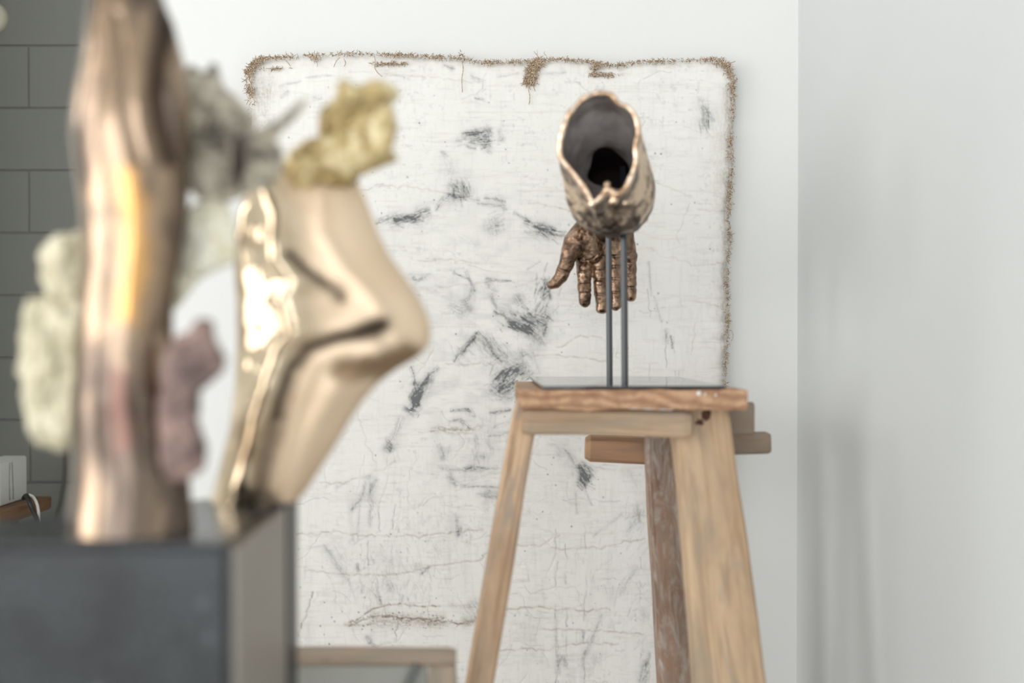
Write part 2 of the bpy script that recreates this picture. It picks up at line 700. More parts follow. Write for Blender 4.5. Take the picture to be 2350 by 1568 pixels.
L = L + 3 * (vnoise(ys, ys * 0, 14, 1, 3) - .5)
R = R + 4 * (vnoise(ys, ys * 0, 11, 1, 4) - .5)
PX = L[:, None] + (R - L)[:, None] * u[None, :]
TY = np.interp(PX, [a for a, b in TOP], [b for a, b in TOP])
TY = TY + 3 * (vnoise(PX, PX * 0, 12, 1, 6) - .5)
v = (ys - ys[0]) / (ys[-1] - ys[0])
fall = np.clip(1 - v * 4, 0, 1) ** 2
PY = ys[:, None] + (TY - ys[0]) * fall[:, None]

char = np.zeros((NY, NX), np.float32)     # charcoal
stain = np.zeros((NY, NX), np.float32)    # brown
hgt = np.zeros((NY, NX), np.float32)      # relief in mm
bluish = np.zeros((NY, NX), np.float32)


def window(x0, x1, y0, y1, m):
    i0 = np.searchsorted(ys, min(y0, y1) - m - 40)
    i1 = np.searchsorted(ys, max(y0, y1) + m + 25)
    j0 = max(0, np.searchsorted(xs, min(x0, x1) - m - 15))
    j1 = np.searchsorted(xs, max(x0, x1) + m + 15)
    return slice(i0, i1), slice(j0, j1)


def stroke(x0, y0, x1, y1, w, dens, target=None, scratch=0.7, seed=None):
    target = char if target is None else target
    seed = seed if seed is not None else int(abs(x0 * 13 + y0 * 7 + w)) % 5000
    sl = window(x0, x1, y0, y1, w * 2.2)
    X, Y = PX[sl], PY[sl]
    dx, dy = x1 - x0, y1 - y0
    ln = math.hypot(dx, dy) + 1e-6
    tx, ty = dx / ln, dy / ln
    s = (X - x0) * tx + (Y - y0) * ty
    n = -(X - x0) * ty + (Y - y0) * tx
    n = n + (vnoise(s, s * 0, 22, 1, seed) - .5) * w * 0.9
    wl = w * (0.6 + 0.8 * vnoise(s, s * 0, 30, 1, seed + 1))
    prof = np.exp(-(n / wl) ** 2)
    ends = sstep(-w * 1.1, w * 0.5, s) * sstep(-w * 1.1, w * 0.5, ln - s)
    nz = 0.55 * vnoise(s, n, 14, 2.6, seed + 2) + 0.45 * vnoise(X, Y, 3.4, 3.4, seed + 3)
    tex = (1 - scratch) * 0.7 + scratch * sstep(0.22, 0.80, nz) * 1.15
    halo = np.exp(-(n / (wl * 2.2)) ** 2) * sstep(-w * 1.6, w, s) * sstep(-w * 1.6, w, ln - s)
    target[sl] = np.maximum(target[sl], 0) + dens * (.66 * prof * ends * tex + (.15 * halo) * (.5 + nz))


def crack(pts, w, dens, target, relief=0.0, jit=5, seed=0):
    r = np.random.default_rng(seed + 77)
    out = []
    for (ax, ay), (bx, by) in zip(pts[:-1], pts[1:]):
        n = max(2, int(math.hypot(bx - ax, by - ay) / 9))
        for i in range(n):
            t = i / n
            out.append((ax + (bx - ax) * t + r.normal(0, jit * .35), ay + (by - ay) * t + r.normal(0, jit * .35)))
    out.append(pts[-1])
    for (ax, ay), (bx, by) in zip(out[:-1], out[1:]):
        sl = window(ax, bx, ay, by, 8)
        X, Y = PX[sl], PY[sl]
        dx, dy = bx - ax, by - ay
        t = np.clip(((X - ax) * dx + (Y - ay) * dy) / (dx * dx + dy * dy + 1e-6), 0, 1)
        d = np.hypot(X - ax - t * dx, Y - ay - t * dy)
        k = r.uniform(0.3, 1.0)
        p = np.exp(-(d / w) ** 2)
        target[sl] = np.maximum(target[sl], dens * k * p)
        if relief:
            hgt[sl] = np.minimum(hgt[sl], -relief * k * np.exp(-(d / (w * 1.3)) ** 2)) if relief > 0 else np.maximum(hgt[sl], -relief * k * np.exp(-(d / (w * 1.5)) ** 2))


STROKES = [
    # mark at the top
    (1062, 307, 1128, 301, 7, .9), (1066, 319, 1126, 318, 12, .5), (1070, 334, 1092, 338, 6, .7), (1104, 338, 1126, 331, 5, .85),
    (1120, 345, 1128, 353, 4, .5), (1145, 320, 1155, 312, 6, .35), (1012, 350, 1024, 360, 7, .6), (1030, 365, 1031, 430, 13, .22),
    (1033, 428, 1058, 438, 13, .6), (1060, 412, 1076, 446, 14, .40), (1040, 330, 1060, 330, 12, .18),
    # brows and the bridge
    (862, 512, 898, 498, 6, .75), (905, 506, 986, 488, 8, 1.0), (896, 514, 960, 505, 12, .4), (1000, 481, 1030, 447, 5, .8),
    (1030, 448, 1100, 461, 4, .6), (1112, 455, 1160, 462, 4, .55), (1140, 452, 1160, 482, 6, .55), (1096, 468, 1160, 473, 3, .5),
    (1030, 455, 1060, 460, 8, .4), (1178, 490, 1215, 508, 4, .75), (1205, 508, 1272, 531, 8, .9), (1236, 526, 1296, 541, 7, .6),
    (1200, 522, 1262, 547, 17, .2), (1130, 503, 1140, 536, 13, .42), (880, 540, 960, 560, 25, .06), (1060, 545, 1100, 555, 12, .18),
    # eyes and cheeks
    (942, 628, 960, 645, 8, .65), (962, 642, 992, 629, 5, .5), (940, 664, 962, 682, 9, .35), (1040, 626, 1076, 641, 3, .8),
    (1070, 620, 1091, 668, 4, .6), (1087, 666, 1062, 700, 9, .45), (1036, 712, 1066, 706, 15, .5), (1066, 690, 1080, 715, 8, .35),
    (1114, 642, 1172, 645, 3, .8), (1118, 650, 1142, 664, 8, .6), (1126, 676, 1140, 706, 7, .6), (1138, 712, 1180, 744, 8, .95),
    (1172, 744, 1216, 756, 9, .75), (1186, 680, 1200, 696, 11, .6), (1196, 742, 1242, 722, 20, .5), (1240, 682, 1262, 660, 6, .6),
    (1250, 640, 1262, 690, 5, .75), (1256, 700, 1252, 770, 8, .55), (1222, 762, 1246, 792, 10, .5), (1246, 706, 1230, 782, 16, .33),
    (1150, 690, 1180, 730, 20, .16), (1210, 620, 1240, 600, 4, .35), (1160, 660, 1240, 655, 10, .14), (1000, 660, 1030, 690, 22, .10),
    # nose
    (1042, 831, 1096, 764, 5, .8), (1060, 816, 1094, 776, 7, .55), (1096, 762, 1150, 831, 5, .65), (1108, 772, 1190, 852, 14, .28),
    (1090, 780, 1130, 850, 26, .13), (1050, 840, 1120, 850, 20, .08),
    # chin and beard
    (1138, 882, 1192, 842, 20, .55), (1128, 890, 1166, 912, 17, .5), (1180, 852, 1204, 838, 12, .6), (1150, 860, 1180, 900, 22, .30),
    (1195, 800, 1216, 868, 9, .35), (1215, 790, 1235, 860, 7, .3),
    # v mark on the left
    (943, 842, 953, 882, 5, .9), (955, 880, 958, 916, 6, .8), (1006, 844, 960, 896, 6, .9), (988, 868, 950, 922, 9, .55),
    (934, 932, 952, 944, 12, 1.0), (946, 914, 960, 930, 9, .9), (926, 960, 905, 1002, 8, .45), (890, 1006, 902, 1030, 9, .8),
    (884, 1022, 896, 1036, 7, .7), (990, 860, 980, 910, 14, .18), (862, 1098, 842, 1150, 6, .35), (900, 1030, 912, 1060, 12, .2),
    # small face
    (1034, 943, 1076, 940, 4, .9), (1074, 943, 1090, 956, 6, .6), (1124, 951, 1172, 940, 4, .9), (1030, 968, 1060, 965, 4, .6),
    (1060, 968, 1078, 986, 5, .7), (1132, 980, 1172, 970, 6, .35), (1120, 1000, 1172, 992, 4, .5), (1093, 1000, 1096, 1042, 6, .35),
    (1118, 1010, 1130, 1042, 6, .35), (1088, 1050, 1112, 1050, 4, .7), (1064, 1077, 1112, 1075, 5, 1.0), (1114, 1077, 1142, 1075, 4, .7),
    (1012, 1074, 1060, 1078, 5, .45), (1056, 1097, 1112, 1099, 13, .22), (1008, 1020, 1018, 1056, 4, .55), (1028, 1090, 1050, 1112, 7, .7),
    (1096, 1136, 1162, 1141, 8, .5), (1056, 1116, 1152, 1119, 3, .6), (1116, 1128, 1152, 1146, 11, .42), (1020, 1060, 1140, 1070, 30, .08),
    (1000, 1000, 1030, 1080, 16, .14), (1050, 960, 1140, 960, 20, .10),
    # right of the stool leg
    (1298, 1034, 1332, 1076, 5, .6), (1330, 1070, 1354, 1100, 10, .85), (1326, 1104, 1342, 1113, 7, .95), (1284, 1028, 1340, 1082, 15, .22),
    (1262, 1012, 1290, 1040, 10, .18), (1440, 1080, 1464, 1120, 9, .2), (1340, 1120, 1360, 1160, 3, .45), (1320, 1130, 1324, 1180, 4, .35),
    # lower left
    (808, 1172, 838, 1122, 6, .7), (836, 1120, 845, 1090, 6, .4), (850, 1110, 848, 1210, 5, .5), (826, 1160, 822, 1220, 4, .35),
    (744, 1250, 796, 1332, 5, .4), (760, 1262, 796, 1292, 20, .28), (796, 1330, 812, 1358, 4, .35), (770, 1116, 800, 1110, 8, .3),
    (1046, 1180, 1050, 1232, 6, .45), (1060, 1210, 1050, 1230, 5, .5), (868, 1266, 900, 1290, 16, .22), (880, 1330, 900, 1360, 14, .3),
    (820, 1294, 822, 1312, 3, .8), (872, 1370, 874, 1390, 3, .85), (960, 1296, 966, 1318, 8, .4), (968, 1318, 985, 1300, 4, .6),
    (842, 1460, 850, 1476, 5, .7), (846, 1478, 866, 1486, 4, .6), (1080, 1385, 1100, 1420, 12, .45), (900, 1296, 960, 1330, 30, .08),
    # lower right
    (1486, 1520, 1472, 1566, 8, .75), (1492, 1500, 1478, 1530, 6, .5), (1384, 1412, 1342, 1502, 6, .42), (1344, 1496, 1336, 1530, 6, .5),
    (1290, 1506, 1278, 1545, 5, .55), (1300, 1512, 1296, 1530, 5, .6), (1460, 1300, 1420, 1370, 7, .3), (1470, 1170, 1440, 1230, 8, .32),
    (1460, 1160, 1470, 1200, 6, .35), (1278, 1470, 1280, 1530, 4, .4), (1340, 1448, 1338, 1476, 3, .8), (1296, 1315, 1298, 1340, 4, .5),
    (1275, 1400, 1277, 1470, 3, .4), (1430, 1180, 1360, 1230, 3, .3), (1472, 1400, 1486, 1420, 8, .4), (1366, 1500, 1350, 1545, 10, .28),
    # upper right and the top band
    (1604, 226, 1614, 250, 8, .4), (1618, 244, 1622, 290, 9, .55), (1606, 270, 1614, 300, 14, .2), (1020, 150, 1042, 158, 5, .7),
    (1080, 176, 1112, 186, 5, .5), (880, 168, 940, 178, 4, .35), (640, 200, 690, 186, 4, .35), (644, 224, 662, 210, 4, .45),
    (700, 180, 760, 172, 3, .35), (718, 222, 738, 224, 6, .4), (1090, 226, 1112, 230, 3, .8), (1140, 176, 1190, 168, 3, .4),
    (1145, 300, 1152, 325, 6, .3), (1240, 170, 1300, 168, 3, .35), (1540, 770, 1544, 800, 3, .75), (1528, 755, 1530, 790, 4, .7),
    (1490, 600, 1494, 680, 3, .4), (1500, 680, 1520, 740, 3, .35),
]
for s in STROKES:
    stroke(*s[:6])
# loose hatching where the drawing is darkest
rr = random.Random(5)
for (cx, cy, w, h, ang, n, dn) in [(1160, 880, 40, 34, -.62, 46, .8), (1095, 318, 42, 22, -.06, 22, .7), (1200, 735, 46, 34, .55, 44, .7),
                                   (1130, 520, 24, 26, -.3, 14, .4), (1060, 430, 26, 24, 1.4, 22, .5), (950, 925, 16, 26, -1.1, 26, .8),
                                   (1110, 1005, 80, 60, 1.5, 40, .26), (1340, 1090, 20, 26, .8, 26, .7), (900, 1340, 120, 90, 1.55, 90, .36),
                                   (1000, 1230, 150, 100, 1.55, 80, .22), (1240, 680, 26, 60, -1.2, 30, .5), (1130, 800, 60, 40, .9, 40, .35),
                                   (1370, 1360, 110, 160, 1.55, 70, .28), (1460, 1330, 34, 200, -.9, 50, .34), (1200, 1400, 200, 110, .02, 60, .20),
                                   (930, 505, 60, 12, -.2, 20, .5), (1245, 530, 40, 14, .4, 18, .5), (1620, 270, 18, 40, 1.3, 24, .4)]:
    for k in range(int(n * 1.5)):
        x, y = cx + rr.gauss(0, w * .5), cy + rr.gauss(0, h * .5)
        a = ang + rr.gauss(0, .22)
        ll = rr.uniform(8, 30)
        stroke(x, y, x + math.cos(a) * ll, y + math.sin(a) * ll, rr.uniform(1.0, 1.9), dn * rr.uniform(.25, .9), scratch=.5)

# long cracks and ridges of paint
CR = [([(680, 1228), (770, 1222), (860, 1232), (980, 1228), (1110, 1215)], .45), ([(700, 1310), (830, 1320), (920, 1318), (1000, 1298), (1100, 1285), (1130, 1265)], .5),
      ([(800, 1440), (850, 1400), (920, 1385), (940, 1390), (1010, 1392)], .9), ([(800, 1430), (870, 1415), (960, 1420), (1060, 1432)], .9),
      ([(690, 1440), (705, 1400), (718, 1360)], .8), ([(1150, 1402), (1240, 1394), (1320, 1400), (1400, 1400)], .6),
      ([(1250, 1444), (1340, 1446), (1480, 1455)], .5), ([(1145, 1492), (1260, 1490), (1340, 1475), (1420, 1478)], .5),
      ([(1180, 1254), (1260, 1250), (1280, 1262), (1380, 1256), (1480, 1236)], .4), ([(890, 170), (1000, 178), (1100, 190)], .25),
      ([(860, 425), (960, 432), (1030, 445), (1085, 450)], .35), ([(1010, 660), (1090, 650), (1170, 646), (1260, 640)], .3),
      ([(960, 600), (1030, 596), (1100, 604)], .3), ([(1020, 835), (1130, 838), (1210, 818), (1290, 816), (1400, 830)], .4),
      ([(1280, 560), (1400, 570), (1500, 574)], .2), ([(740, 1110), (790, 1108), (850, 1090), (905, 1060)], .35),
      ([(1490, 410), (1560, 440), (1610, 470)], .2), ([(1600, 480), (1640, 486), (1668, 484)], .35), ([(1540, 590), (1600, 610), (1660, 605)], .25),
      ([(1200, 460), (1300, 480), (1340, 500)], .3), ([(1560, 690), (1640, 700), (1668, 712)], .25), ([(1280, 800), (1330, 770), (1380, 775)], .4)]
for i, (p, d) in enumerate(CR):
    crack(p, 2.2, d, stain, 0.5, 6, i)
for i in range(170):
    r = np.random.default_rng(900 + i)
    low = r.random() < .6
    x, y = r.uniform(590, 1650), (r.uniform(1050, 1600) if low else r.uniform(150, 1050))
    a = r.normal(0, .25) if r.random() < .62 else r.normal(1.5, .3)
    pts = [(x, y)]
    for k in range(r.integers(2, 6)):
        a += r.normal(0, .35)
        pts.append((pts[-1][0] + math.cos(a) * r.uniform(14, 40), pts[-1][1] + math.sin(a) * r.uniform(14, 40)))
    crack(pts, r.uniform(1.2, 1.9), r.uniform(.06, .30), stain if r.random() < .6 else char, r.uniform(.2, .6), 5, 200 + i)
for i, x in enumerate((1490, 1528, 1560, 1278, 1300, 1342, 1470, 850, 868, 905, 1000, 1545, 1275)):
    r = np.random.default_rng(40 + i)
    y0 = 300 + r.uniform(0, 500) if x > 1480 else r.uniform(1080, 1300)
    for seg in range(5):
        l = r.uniform(20, 80)
        crack([(x + r.normal(0, 3), y0), (x + r.normal(0, 3), y0 + l)], 1.7, r.uniform(.12, .5), char, .2, 4, 60 + i * 9 + seg)
        y0 += l + r.uniform(20, 120)
# pits
for i in range(260):
    r = np.random.default_rng(3000 + i)
    x, y = (r.normal(930, 80), r.normal(1425, 10)) if i < 70 else (r.uniform(590, 1650), r.uniform(180, 1570))
    sl = window(x, x, y, y, 6)
    d = np.hypot(PX[sl] - x, PY[sl] - y)
    char[sl] = np.maximum(char[sl], r.uniform(.3, .9) * np.exp(-(d / r.uniform(1.3, 2.2)) ** 2))
# brown bands where the jute shows through
stroke(988, 986, 1104, 985, 7, .8, stain, .95)
stroke(850, 1416, 1020, 1424, 9, .75, stain, .9)
stroke(790, 1436, 1080, 1432, 6, .5, stain, .95)
stroke(1030, 1388, 1080, 1392, 6, .5, stain, .9)
stroke(590, 170, 600, 330, 22, .30, stain, .95)
stroke(620, 165, 605, 260, 12, .35, stain, .95)
stroke(1672, 200, 1664, 880, 11, .55, stain, .9)
stroke(1650, 250, 1648, 480, 18, .18, stain, .9)
stroke(1672, 880, 1660, 1560, 7, .45, stain, .9)
stroke(1062, 1428, 1090, 1422, 8, 1.0, stain, .5)
stroke(1600, 520, 1605, 900, 30, .07, stain, .9)

# broad grey washes
char += 0.16 * sstep(.52, .82, fbm(PX, PY, 26, 190, 21)) * sstep(1000, 1200, PY) * (0.3 + 0.7 * sstep(.4, .7, fbm(PX, PY, 12, 60, 27)))
char += 0.10 * sstep(.5, .8, fbm(PX, PY, 150, 60, 22)) * sstep(.45, .75, fbm(PX, PY, 30, 8, 28))
char += 0.16 * np.exp(-(((PX - 1120) / 190) ** 2 + ((PY - 800) / 330) ** 2)) * sstep(.38, .78, fbm(PX, PY, 40, 22, 23))
char += 0.14 * sstep(.62, .80, fbm(PX, PY, 9, 9, 24, 3)) * sstep(.45, .7, fbm(PX, PY, 120, 120, 25))
char += 0.07 * sstep(.55, .8, fbm(PX, PY, 34, 5, 41, 3)) * sstep(.40, .62, fbm(PX, PY, 110, 90, 42)) + 0.05 * sstep(.56, .8, fbm(PX, PY, 5, 40, 43, 3))
stain += 0.10 * sstep(.56, .8, fbm(PX, PY, 60, 6, 44, 3))
edge_d = np.minimum(np.minimum(PX - L[:, None], R[:, None] - PX), PY - TY)
stain += 0.30 * np.exp(-np.clip(edge_d, 0, None) / 10) * sstep(.35, .7, fbm(PX, PY, 9, 9, 26, 3))
stain += 0.10 * np.exp(-np.clip(edge_d, 0, None) / 45) * sstep(.4, .7, fbm(PX, PY, 22, 22, 31, 3))
hgt += 0.9 * (fbm(PX, PY, 42, 26, 29, 4) - .5) + 0.5 * (fbm(PX, PY, 9, 6, 30, 3) - .5)
hgt += -0.7 * np.clip(char, 0, 1) * .5

base = np.empty((NY, NX, 3), np.float32)
tone = fbm(PX, PY, 170, 120, 33, 3)[..., None]
base[:] = np.array([0.92, 0.905, 0.865]) * (1 - .05 * tone) + np.array([0.80, 0.81, 0.80]) * 0.0
CH = np.array([0.058, 0.068, 0.080])
ST = np.array([0.27, 0.195, 0.13])
kc = (np.clip(char, 0, 1) * .86)[..., None]
ks = (np.clip(stain, 0, 1) * .80)[..., None]
col = base * (1 - ks) + ST * ks
col = col * (1 - kc) + CH * kc

# mesh of the painted sheet (front relief, plain back, closed rim)
co = np.empty((NY, NX, 3), np.float64)
P0 = at(0, 0, CAN_Y)
ax_, az_ = at(1000, 0, CAN_Y) - P0, None
uu = -(PY - HH / 2) / F
sc_ = CAN_Y / (ct + uu * st)
co[..., 0] = (PX - W / 2) / F * sc_
co[..., 1] = CAN_Y - hgt * 0.001 + 0.004 * (fbm(PX, PY, 260, 320, 36, 2) - .5) + 0.010 * np.exp(-np.clip(edge_d, 0, None) / 8)
co[..., 2] = CAM_Z + (-st + uu * ct) * sc_
back = co.copy()
back[..., 1] = CAN_Y + 0.012
nv = NX * NY
idx = np.arange(nv).reshape(NY, NX)
q = np.stack([idx[:-1, :-1], idx[1:, :-1], idx[1:, 1:], idx[:-1, 1:]], -1).reshape(-1, 4)
loop = np.concatenate([idx[0, :], idx[1:, -1], idx[-1, -2::-1], idx[-2:0:-1, 0]])
nl = len(loop)
bl = nv + np.arange(nl)
rimq = np.stack([loop, np.roll(loop, -1), np.roll(bl, -1), bl], -1)
verts = np.concatenate([co.reshape(-1, 3), back.reshape(-1, 3)[loop]])
me = bpy.data.meshes.new('painted_sheet')
allq = np.concatenate([q, rimq])
me.vertices.add(len(verts))
me.vertices.foreach_set('co', verts.astype(np.float32).ravel())
me.loops.add(allq.size)
me.loops.foreach_set('vertex_index', allq.astype(np.int32).ravel())
me.polygons.add(len(allq))
me.polygons.foreach_set('loop_start', (np.arange(len(allq)) * 4).astype(np.int32))
me.update(calc_edges=True)
cols = np.ones((len(verts), 4), np.float32)
cols[:nv, :3] = col.reshape(-1, 3)
cols[nv:, :3] = col.reshape(-1, 3)[loop]
a = me.color_attributes.new('paint', 'FLOAT_COLOR', 'POINT')
a.data.foreach_set('color', cols.ravel())
paint_root = empty('painted_canvas', at(1120, BOT, CAN_Y + 0.02),
                   'large unframed white canvas with charcoal face drawing and frayed jute edges on the wall', 'painting')
part('painted_sheet', me, M['canvas'], paint_root)
# stretcher bars behind the sheet
for (x0, y0, x1, y1) in [(590, 160, 640, 1625), (1600, 160, 1650, 1625), (590, 160, 1650, 205), (590, 1580, 1650, 1625)]:
    a0, b0 = at(x0, y1, CAN_Y + .012), at(x1, y0, CAN_Y + .012)
    part('stretcher_bar', box_mesh((a0.x, CAN_Y + .0125, a0.z), (b0.x, WALL_Y - .0005, b0.z)), M['stretcher'], paint_root, False)

# frayed jute border
fr = random.Random(3)
fv, ff = [], []


def add_fibre(pts, r, n=3):
    rings = tube_verts(pts, r, n)
    b = len(fv)
    for ring in rings:
        fv.extend([tuple(p) for p in ring])
    for i in range(len(rings) - 1):
        for j in range(n):
            k = (j + 1) % n
            ff.append((b + i * n + j, b + i * n + k, b + (i + 1) * n + k, b + (i + 1) * n + j))


def fibre_at(x, y, ang, ln, r_px=1.5, lift=0.0):
    pts = []
    a = ang
    for k in range(4):
        pts.append(at(x, y, CAN_Y - 0.002 - lift - fr.uniform(0, .003)))
        a += fr.gauss(0, .5)
        x += math.cos(a) * ln / 3
        y += math.sin(a) * ln / 3
    rr_ = r_px * CAN_Y / F
    add_fibre(pts, [rr_, rr_ * 1.1, rr_, rr_ * .5])


def fringe(poly, dens, spread, ln, out_ang):
    for (ax, ay), (bx, by) in zip(poly[:-1], poly[1:]):
        d = math.hypot(bx - ax, by - ay)
        base_a = math.atan2(by - ay, bx - ax)
        for k in range(int(d * dens * 1.6)):
            t = fr.random()
            # clumpy density along the edge
            s = mn.noise(Vector((ax + (bx - ax) * t, ay + (by - ay) * t, 5)) * 0.035)
            if fr.random() > 0.55 + s * 0.9:
                continue
            x = ax + (bx - ax) * t + fr.gauss(0, spread)
            y = ay + (by - ay) * t + fr.gauss(0, spread)
            a = base_a + fr.gauss(0, .7) + (math.pi if fr.random() < .5 else 0)
            if fr.random() < .22:
                a = out_ang + fr.gauss(0, .7)
            fibre_at(x, y, a, fr.uniform(.5, 1.2) * ln, fr.uniform(.55, 1.05))


top_line = [(a, b + 1) for a, b in TOP if 575 <= a <= 1668]
right_line = [(b - 2, a) for a, b in RIGHT if 150 < a < 1600]
fringe(top_line, 1.25, 1.7, 8, -1.57)
fringe([(1640, 137), (1668, 150), (1684, 185), (1682, 205)], 3.0, 4.0, 11, -.7)
fringe([(560 + 10, 172), (582, 146), (605, 135)], 2.8, 4, 12, -2.4)
fringe([(568, 165), (572, 190), (576, 235)], 2.2, 4, 12, 3.1)
fringe([(b - 3, a) for a, b in RIGHT if 150 < a < 560], 1.15, 3.2, 8, 0)
fringe([(b - 1, a) for a, b in RIGHT if 450 < a < 1620], 0.9, 1.8, 8, 0)
fringe([(b + 1, a) for a, b in LEFT if 200 < a], 0.8, 2, 8, 3.1)
# tufts lying on the sheet
fringe([(1243, 140), (1226, 152), (1216, 172), (1213, 188)], 6, 5.5, 14, 1.57)
fringe([(1222, 180), (1212, 188)], 5, 4, 14, 1.57)
fringe([(1355, 172), (1418, 171)], 1.8, 2.0, 8, 0)
fringe([(1375, 145), (1362, 158)], 5, 3, 9, 1)
fringe([(852, 148), (935, 145)], 1.2, 1.5, 8, 0)
fringe([(596, 158), (664, 156)], 1.0, 1.2, 8, 0)
fringe([(718, 130), (722, 136)], 6, 3, 14, 1.0)
fringe([(1055, 126), (1062, 132)], 6, 3, 12, 1)
me = bpy.data.meshes.new('frayed_jute')
me.from_pydata(fv, [], ff)
me.update()
o = part('frayed_jute', me, M['jute'], paint_root, False)
tag(o, 'brown frayed jute threads along the edge', kind='stuff')
THREADS = [[(859, 128), (862, 145), (860, 155), (866, 166), (877, 176)], [(780, 132), (772, 140), (766, 154)], [(789, 134), (793, 144), (790, 152)],
           [(1060, 140), (1063, 158), (1060, 180), (1061, 212)], [(1215, 190), (1213, 205), (1216, 222), (1214, 239)], [(1226, 180), (1224, 195), (1228, 209)],
           [(1683, 232), (1688, 248), (1684, 262), (1687, 270)], [(1671, 758), (1679, 760), (1682, 772), (1676, 786), (1668, 793)], [(640, 128), (655, 138), (667, 152)],
           [(1662, 760), (1670, 766), (1668, 780)]]
for t in THREADS:
    pts = []
    for k, (x, y) in enumerate(t):
        pts.append(at(x, y, CAN_Y - 0.004 - 0.001 * (k % 2)))
    dense = []
    for i in range(len(pts) - 1):
        p0, p1, p2, p3 = pts[max(i - 1, 0)], pts[i], pts[i + 1], pts[min(i + 2, len(pts) - 1)]
        for s in range(5):
            f = s / 5
            dense.append(0.5 * ((2 * p1) + (p2 - p0) * f + (2 * p0 - 5 * p1 + 4 * p2 - p3) * f * f + (3 * p1 - p0 - 3 * p2 + p3) * f ** 3))
    dense.append(pts[-1])
    part('loose_thread', tube_mesh(dense, 0.0006, 5), M['jute'], paint_root)

# ------------------------------------------------------------------ wooden stool
SEAT_F, SEAT_B = 1.49, 1.56


def beam(name, root, mat, p0, p1, w, h, side=None, taper=1.0, rough=0.0012, seg=24, bev=0.004, seed=0):
    """Hand-cut beam from p0 to p1; w across `side`, h across the third axis; local X runs along it."""
    p0, p1 = Vector(p0), Vector(p1)
    L_ = (p1 - p0).length
    x = (p1 - p0).normalized()
    side = Vector(side if side is not None else (1, 0, 0))
    z = x.cross(side).normalized()
    y = z.cross(x).normalized()
    rings = []
    prof = []
    for (sy, sz) in ((1, 1), (-1, 1), (-1, -1), (1, -1)):
        prof.append((sy, sz))
    n = seg
    for i in range(n + 1):
        t = i / n
        k = 1 + (taper - 1) * t
        hw, hh = w / 2 * k, h / 2 * k
        ring = []
        b = min(bev, hw * .4, hh * .4)
        e = 0.0 if 0 < i < n else b * .6
        pts = []
        for cy, cz, order in ((1, 1, 0), (-1, 1, 1), (-1, -1, 0), (1, -1, 1)):
            A_ = (cy * hw, cz * (hh - b))
            B_ = (cy * (hw - b), cz * hh)
            pts += [A_, B_] if order == 0 else [B_, A_]
        # points along the long faces for relief
        full = []
        for j in range(8):
            a_, b_ = pts[j], pts[(j + 1) % 8]
            full.append(a_)
            if math.hypot(b_[0] - a_[0], b_[1] - a_[1]) > 3 * b:
                for f in (.33, .66):
                    full.append((a_[0] + (b_[0] - a_[0]) * f, a_[1] + (b_[1] - a_[1]) * f))
        for (yy, zz) in full:
            d = mn.noise(Vector((t * L_ * 9 + seed, yy * 40, zz * 40 + seed))) * rough
            wob = mn.noise(Vector((t * L_ * 4 + seed * 3, 0.5, seed))) * rough * 1.4
            m_ = 1 - e / max(hw, hh) + d / max(hw, hh)
            ring.append(Vector((t * L_, yy * m_ + wob, zz * m_)))
        rings.append(ring)
    me = loft_mesh(rings)
    o = obj(name, me, mat, root, False)
    mw = Matrix((x, y, z)).transposed().to_4x4()
    mw.translation = p0 - root_loc(root)
    o.matrix_local = mw
    WORLD[o.name] = Matrix.Translation(root_loc(root)) @ mw
    return o


seat_mid = at(1450, 895, 1.64)
stool = empty('wooden_stool', (seat_mid.x, seat_mid.y, 0.0), 'tall rustic stool of weathered wood carrying the bronze arm', 'stool')

# seat slab: uneven sawn front edge
fl, frr = at(1190, 896, SEAT_F), at(1716, 898, SEAT_F)
ztop = fl.z
zb = at(1450, 940, SEAT_F).z
bm = bmesh.new()
nxs, nzs, nys = 60, 5, 12
grid = {}


def seat_pt(i, j, k):
    t = i / nxs
    x = fl.x + (frr.x - fl.x) * t
    # left end leans, right end squarer
    zt_ = ztop + 0.0012 * mn.noise(Vector((t * 9, 0, 1)))
    zbt = zb + 0.004 * mn.noise(Vector((t * 5, 2, 3))) + 0.0016 * mn.noise(Vector((t * 31, 5, 3)))
    z = zbt + (zt_ - zbt) * j / nzs
    if i == 0:
        x += 0.0045 * (1 - j / nzs)
    y = SEAT_F + (SEAT_B - SEAT_F) * k / nys
    if k == 0:
        y += 0.0012 * mn.noise(Vector((t * 22, j * .6, 8))) + (0.0015 if j in (0, nzs) else 0)
    x -= 0.003 * k / nys
    return (x, y, z)


def vtx(i, j, k):
    key = (i, j, k)
    if key not in grid:
        grid[key] = bm.verts.new(seat_pt(i, j, k))
    return grid[key]


def quad(a_, b_, c_, d_):
    bm.faces.new([vtx(*a_), vtx(*b_), vtx(*c_), vtx(*d_)])


for i in range(nxs):
    for j in range(nzs):
        quad((i, j, 0), (i + 1, j, 0), (i + 1, j + 1, 0), (i, j + 1, 0))
        quad((i, j, nys), (i, j + 1, nys), (i + 1, j + 1, nys), (i + 1, j, nys))
    for k in range(nys):
        quad((i, nzs, k), (i + 1, nzs, k), (i + 1, nzs, k + 1), (i, nzs, k + 1))
        quad((i, 0, k), (i, 0, k + 1), (i + 1, 0, k + 1), (i + 1, 0, k))
for j in range(nzs):
    for k in range(nys):
        quad((0, j, k), (0, j + 1, k), (0, j + 1, k + 1), (0, j, k + 1))
        quad((nxs, j, k), (nxs, j, k + 1), (nxs, j + 1, k + 1), (nxs, j + 1, k))
bmesh.ops.recalc_face_normals(bm, faces=bm.faces)
seat_o = part('seat', mesh_of(bm), M['seat'], stool, False, 'thick sawn plank with orange-brown end grain')
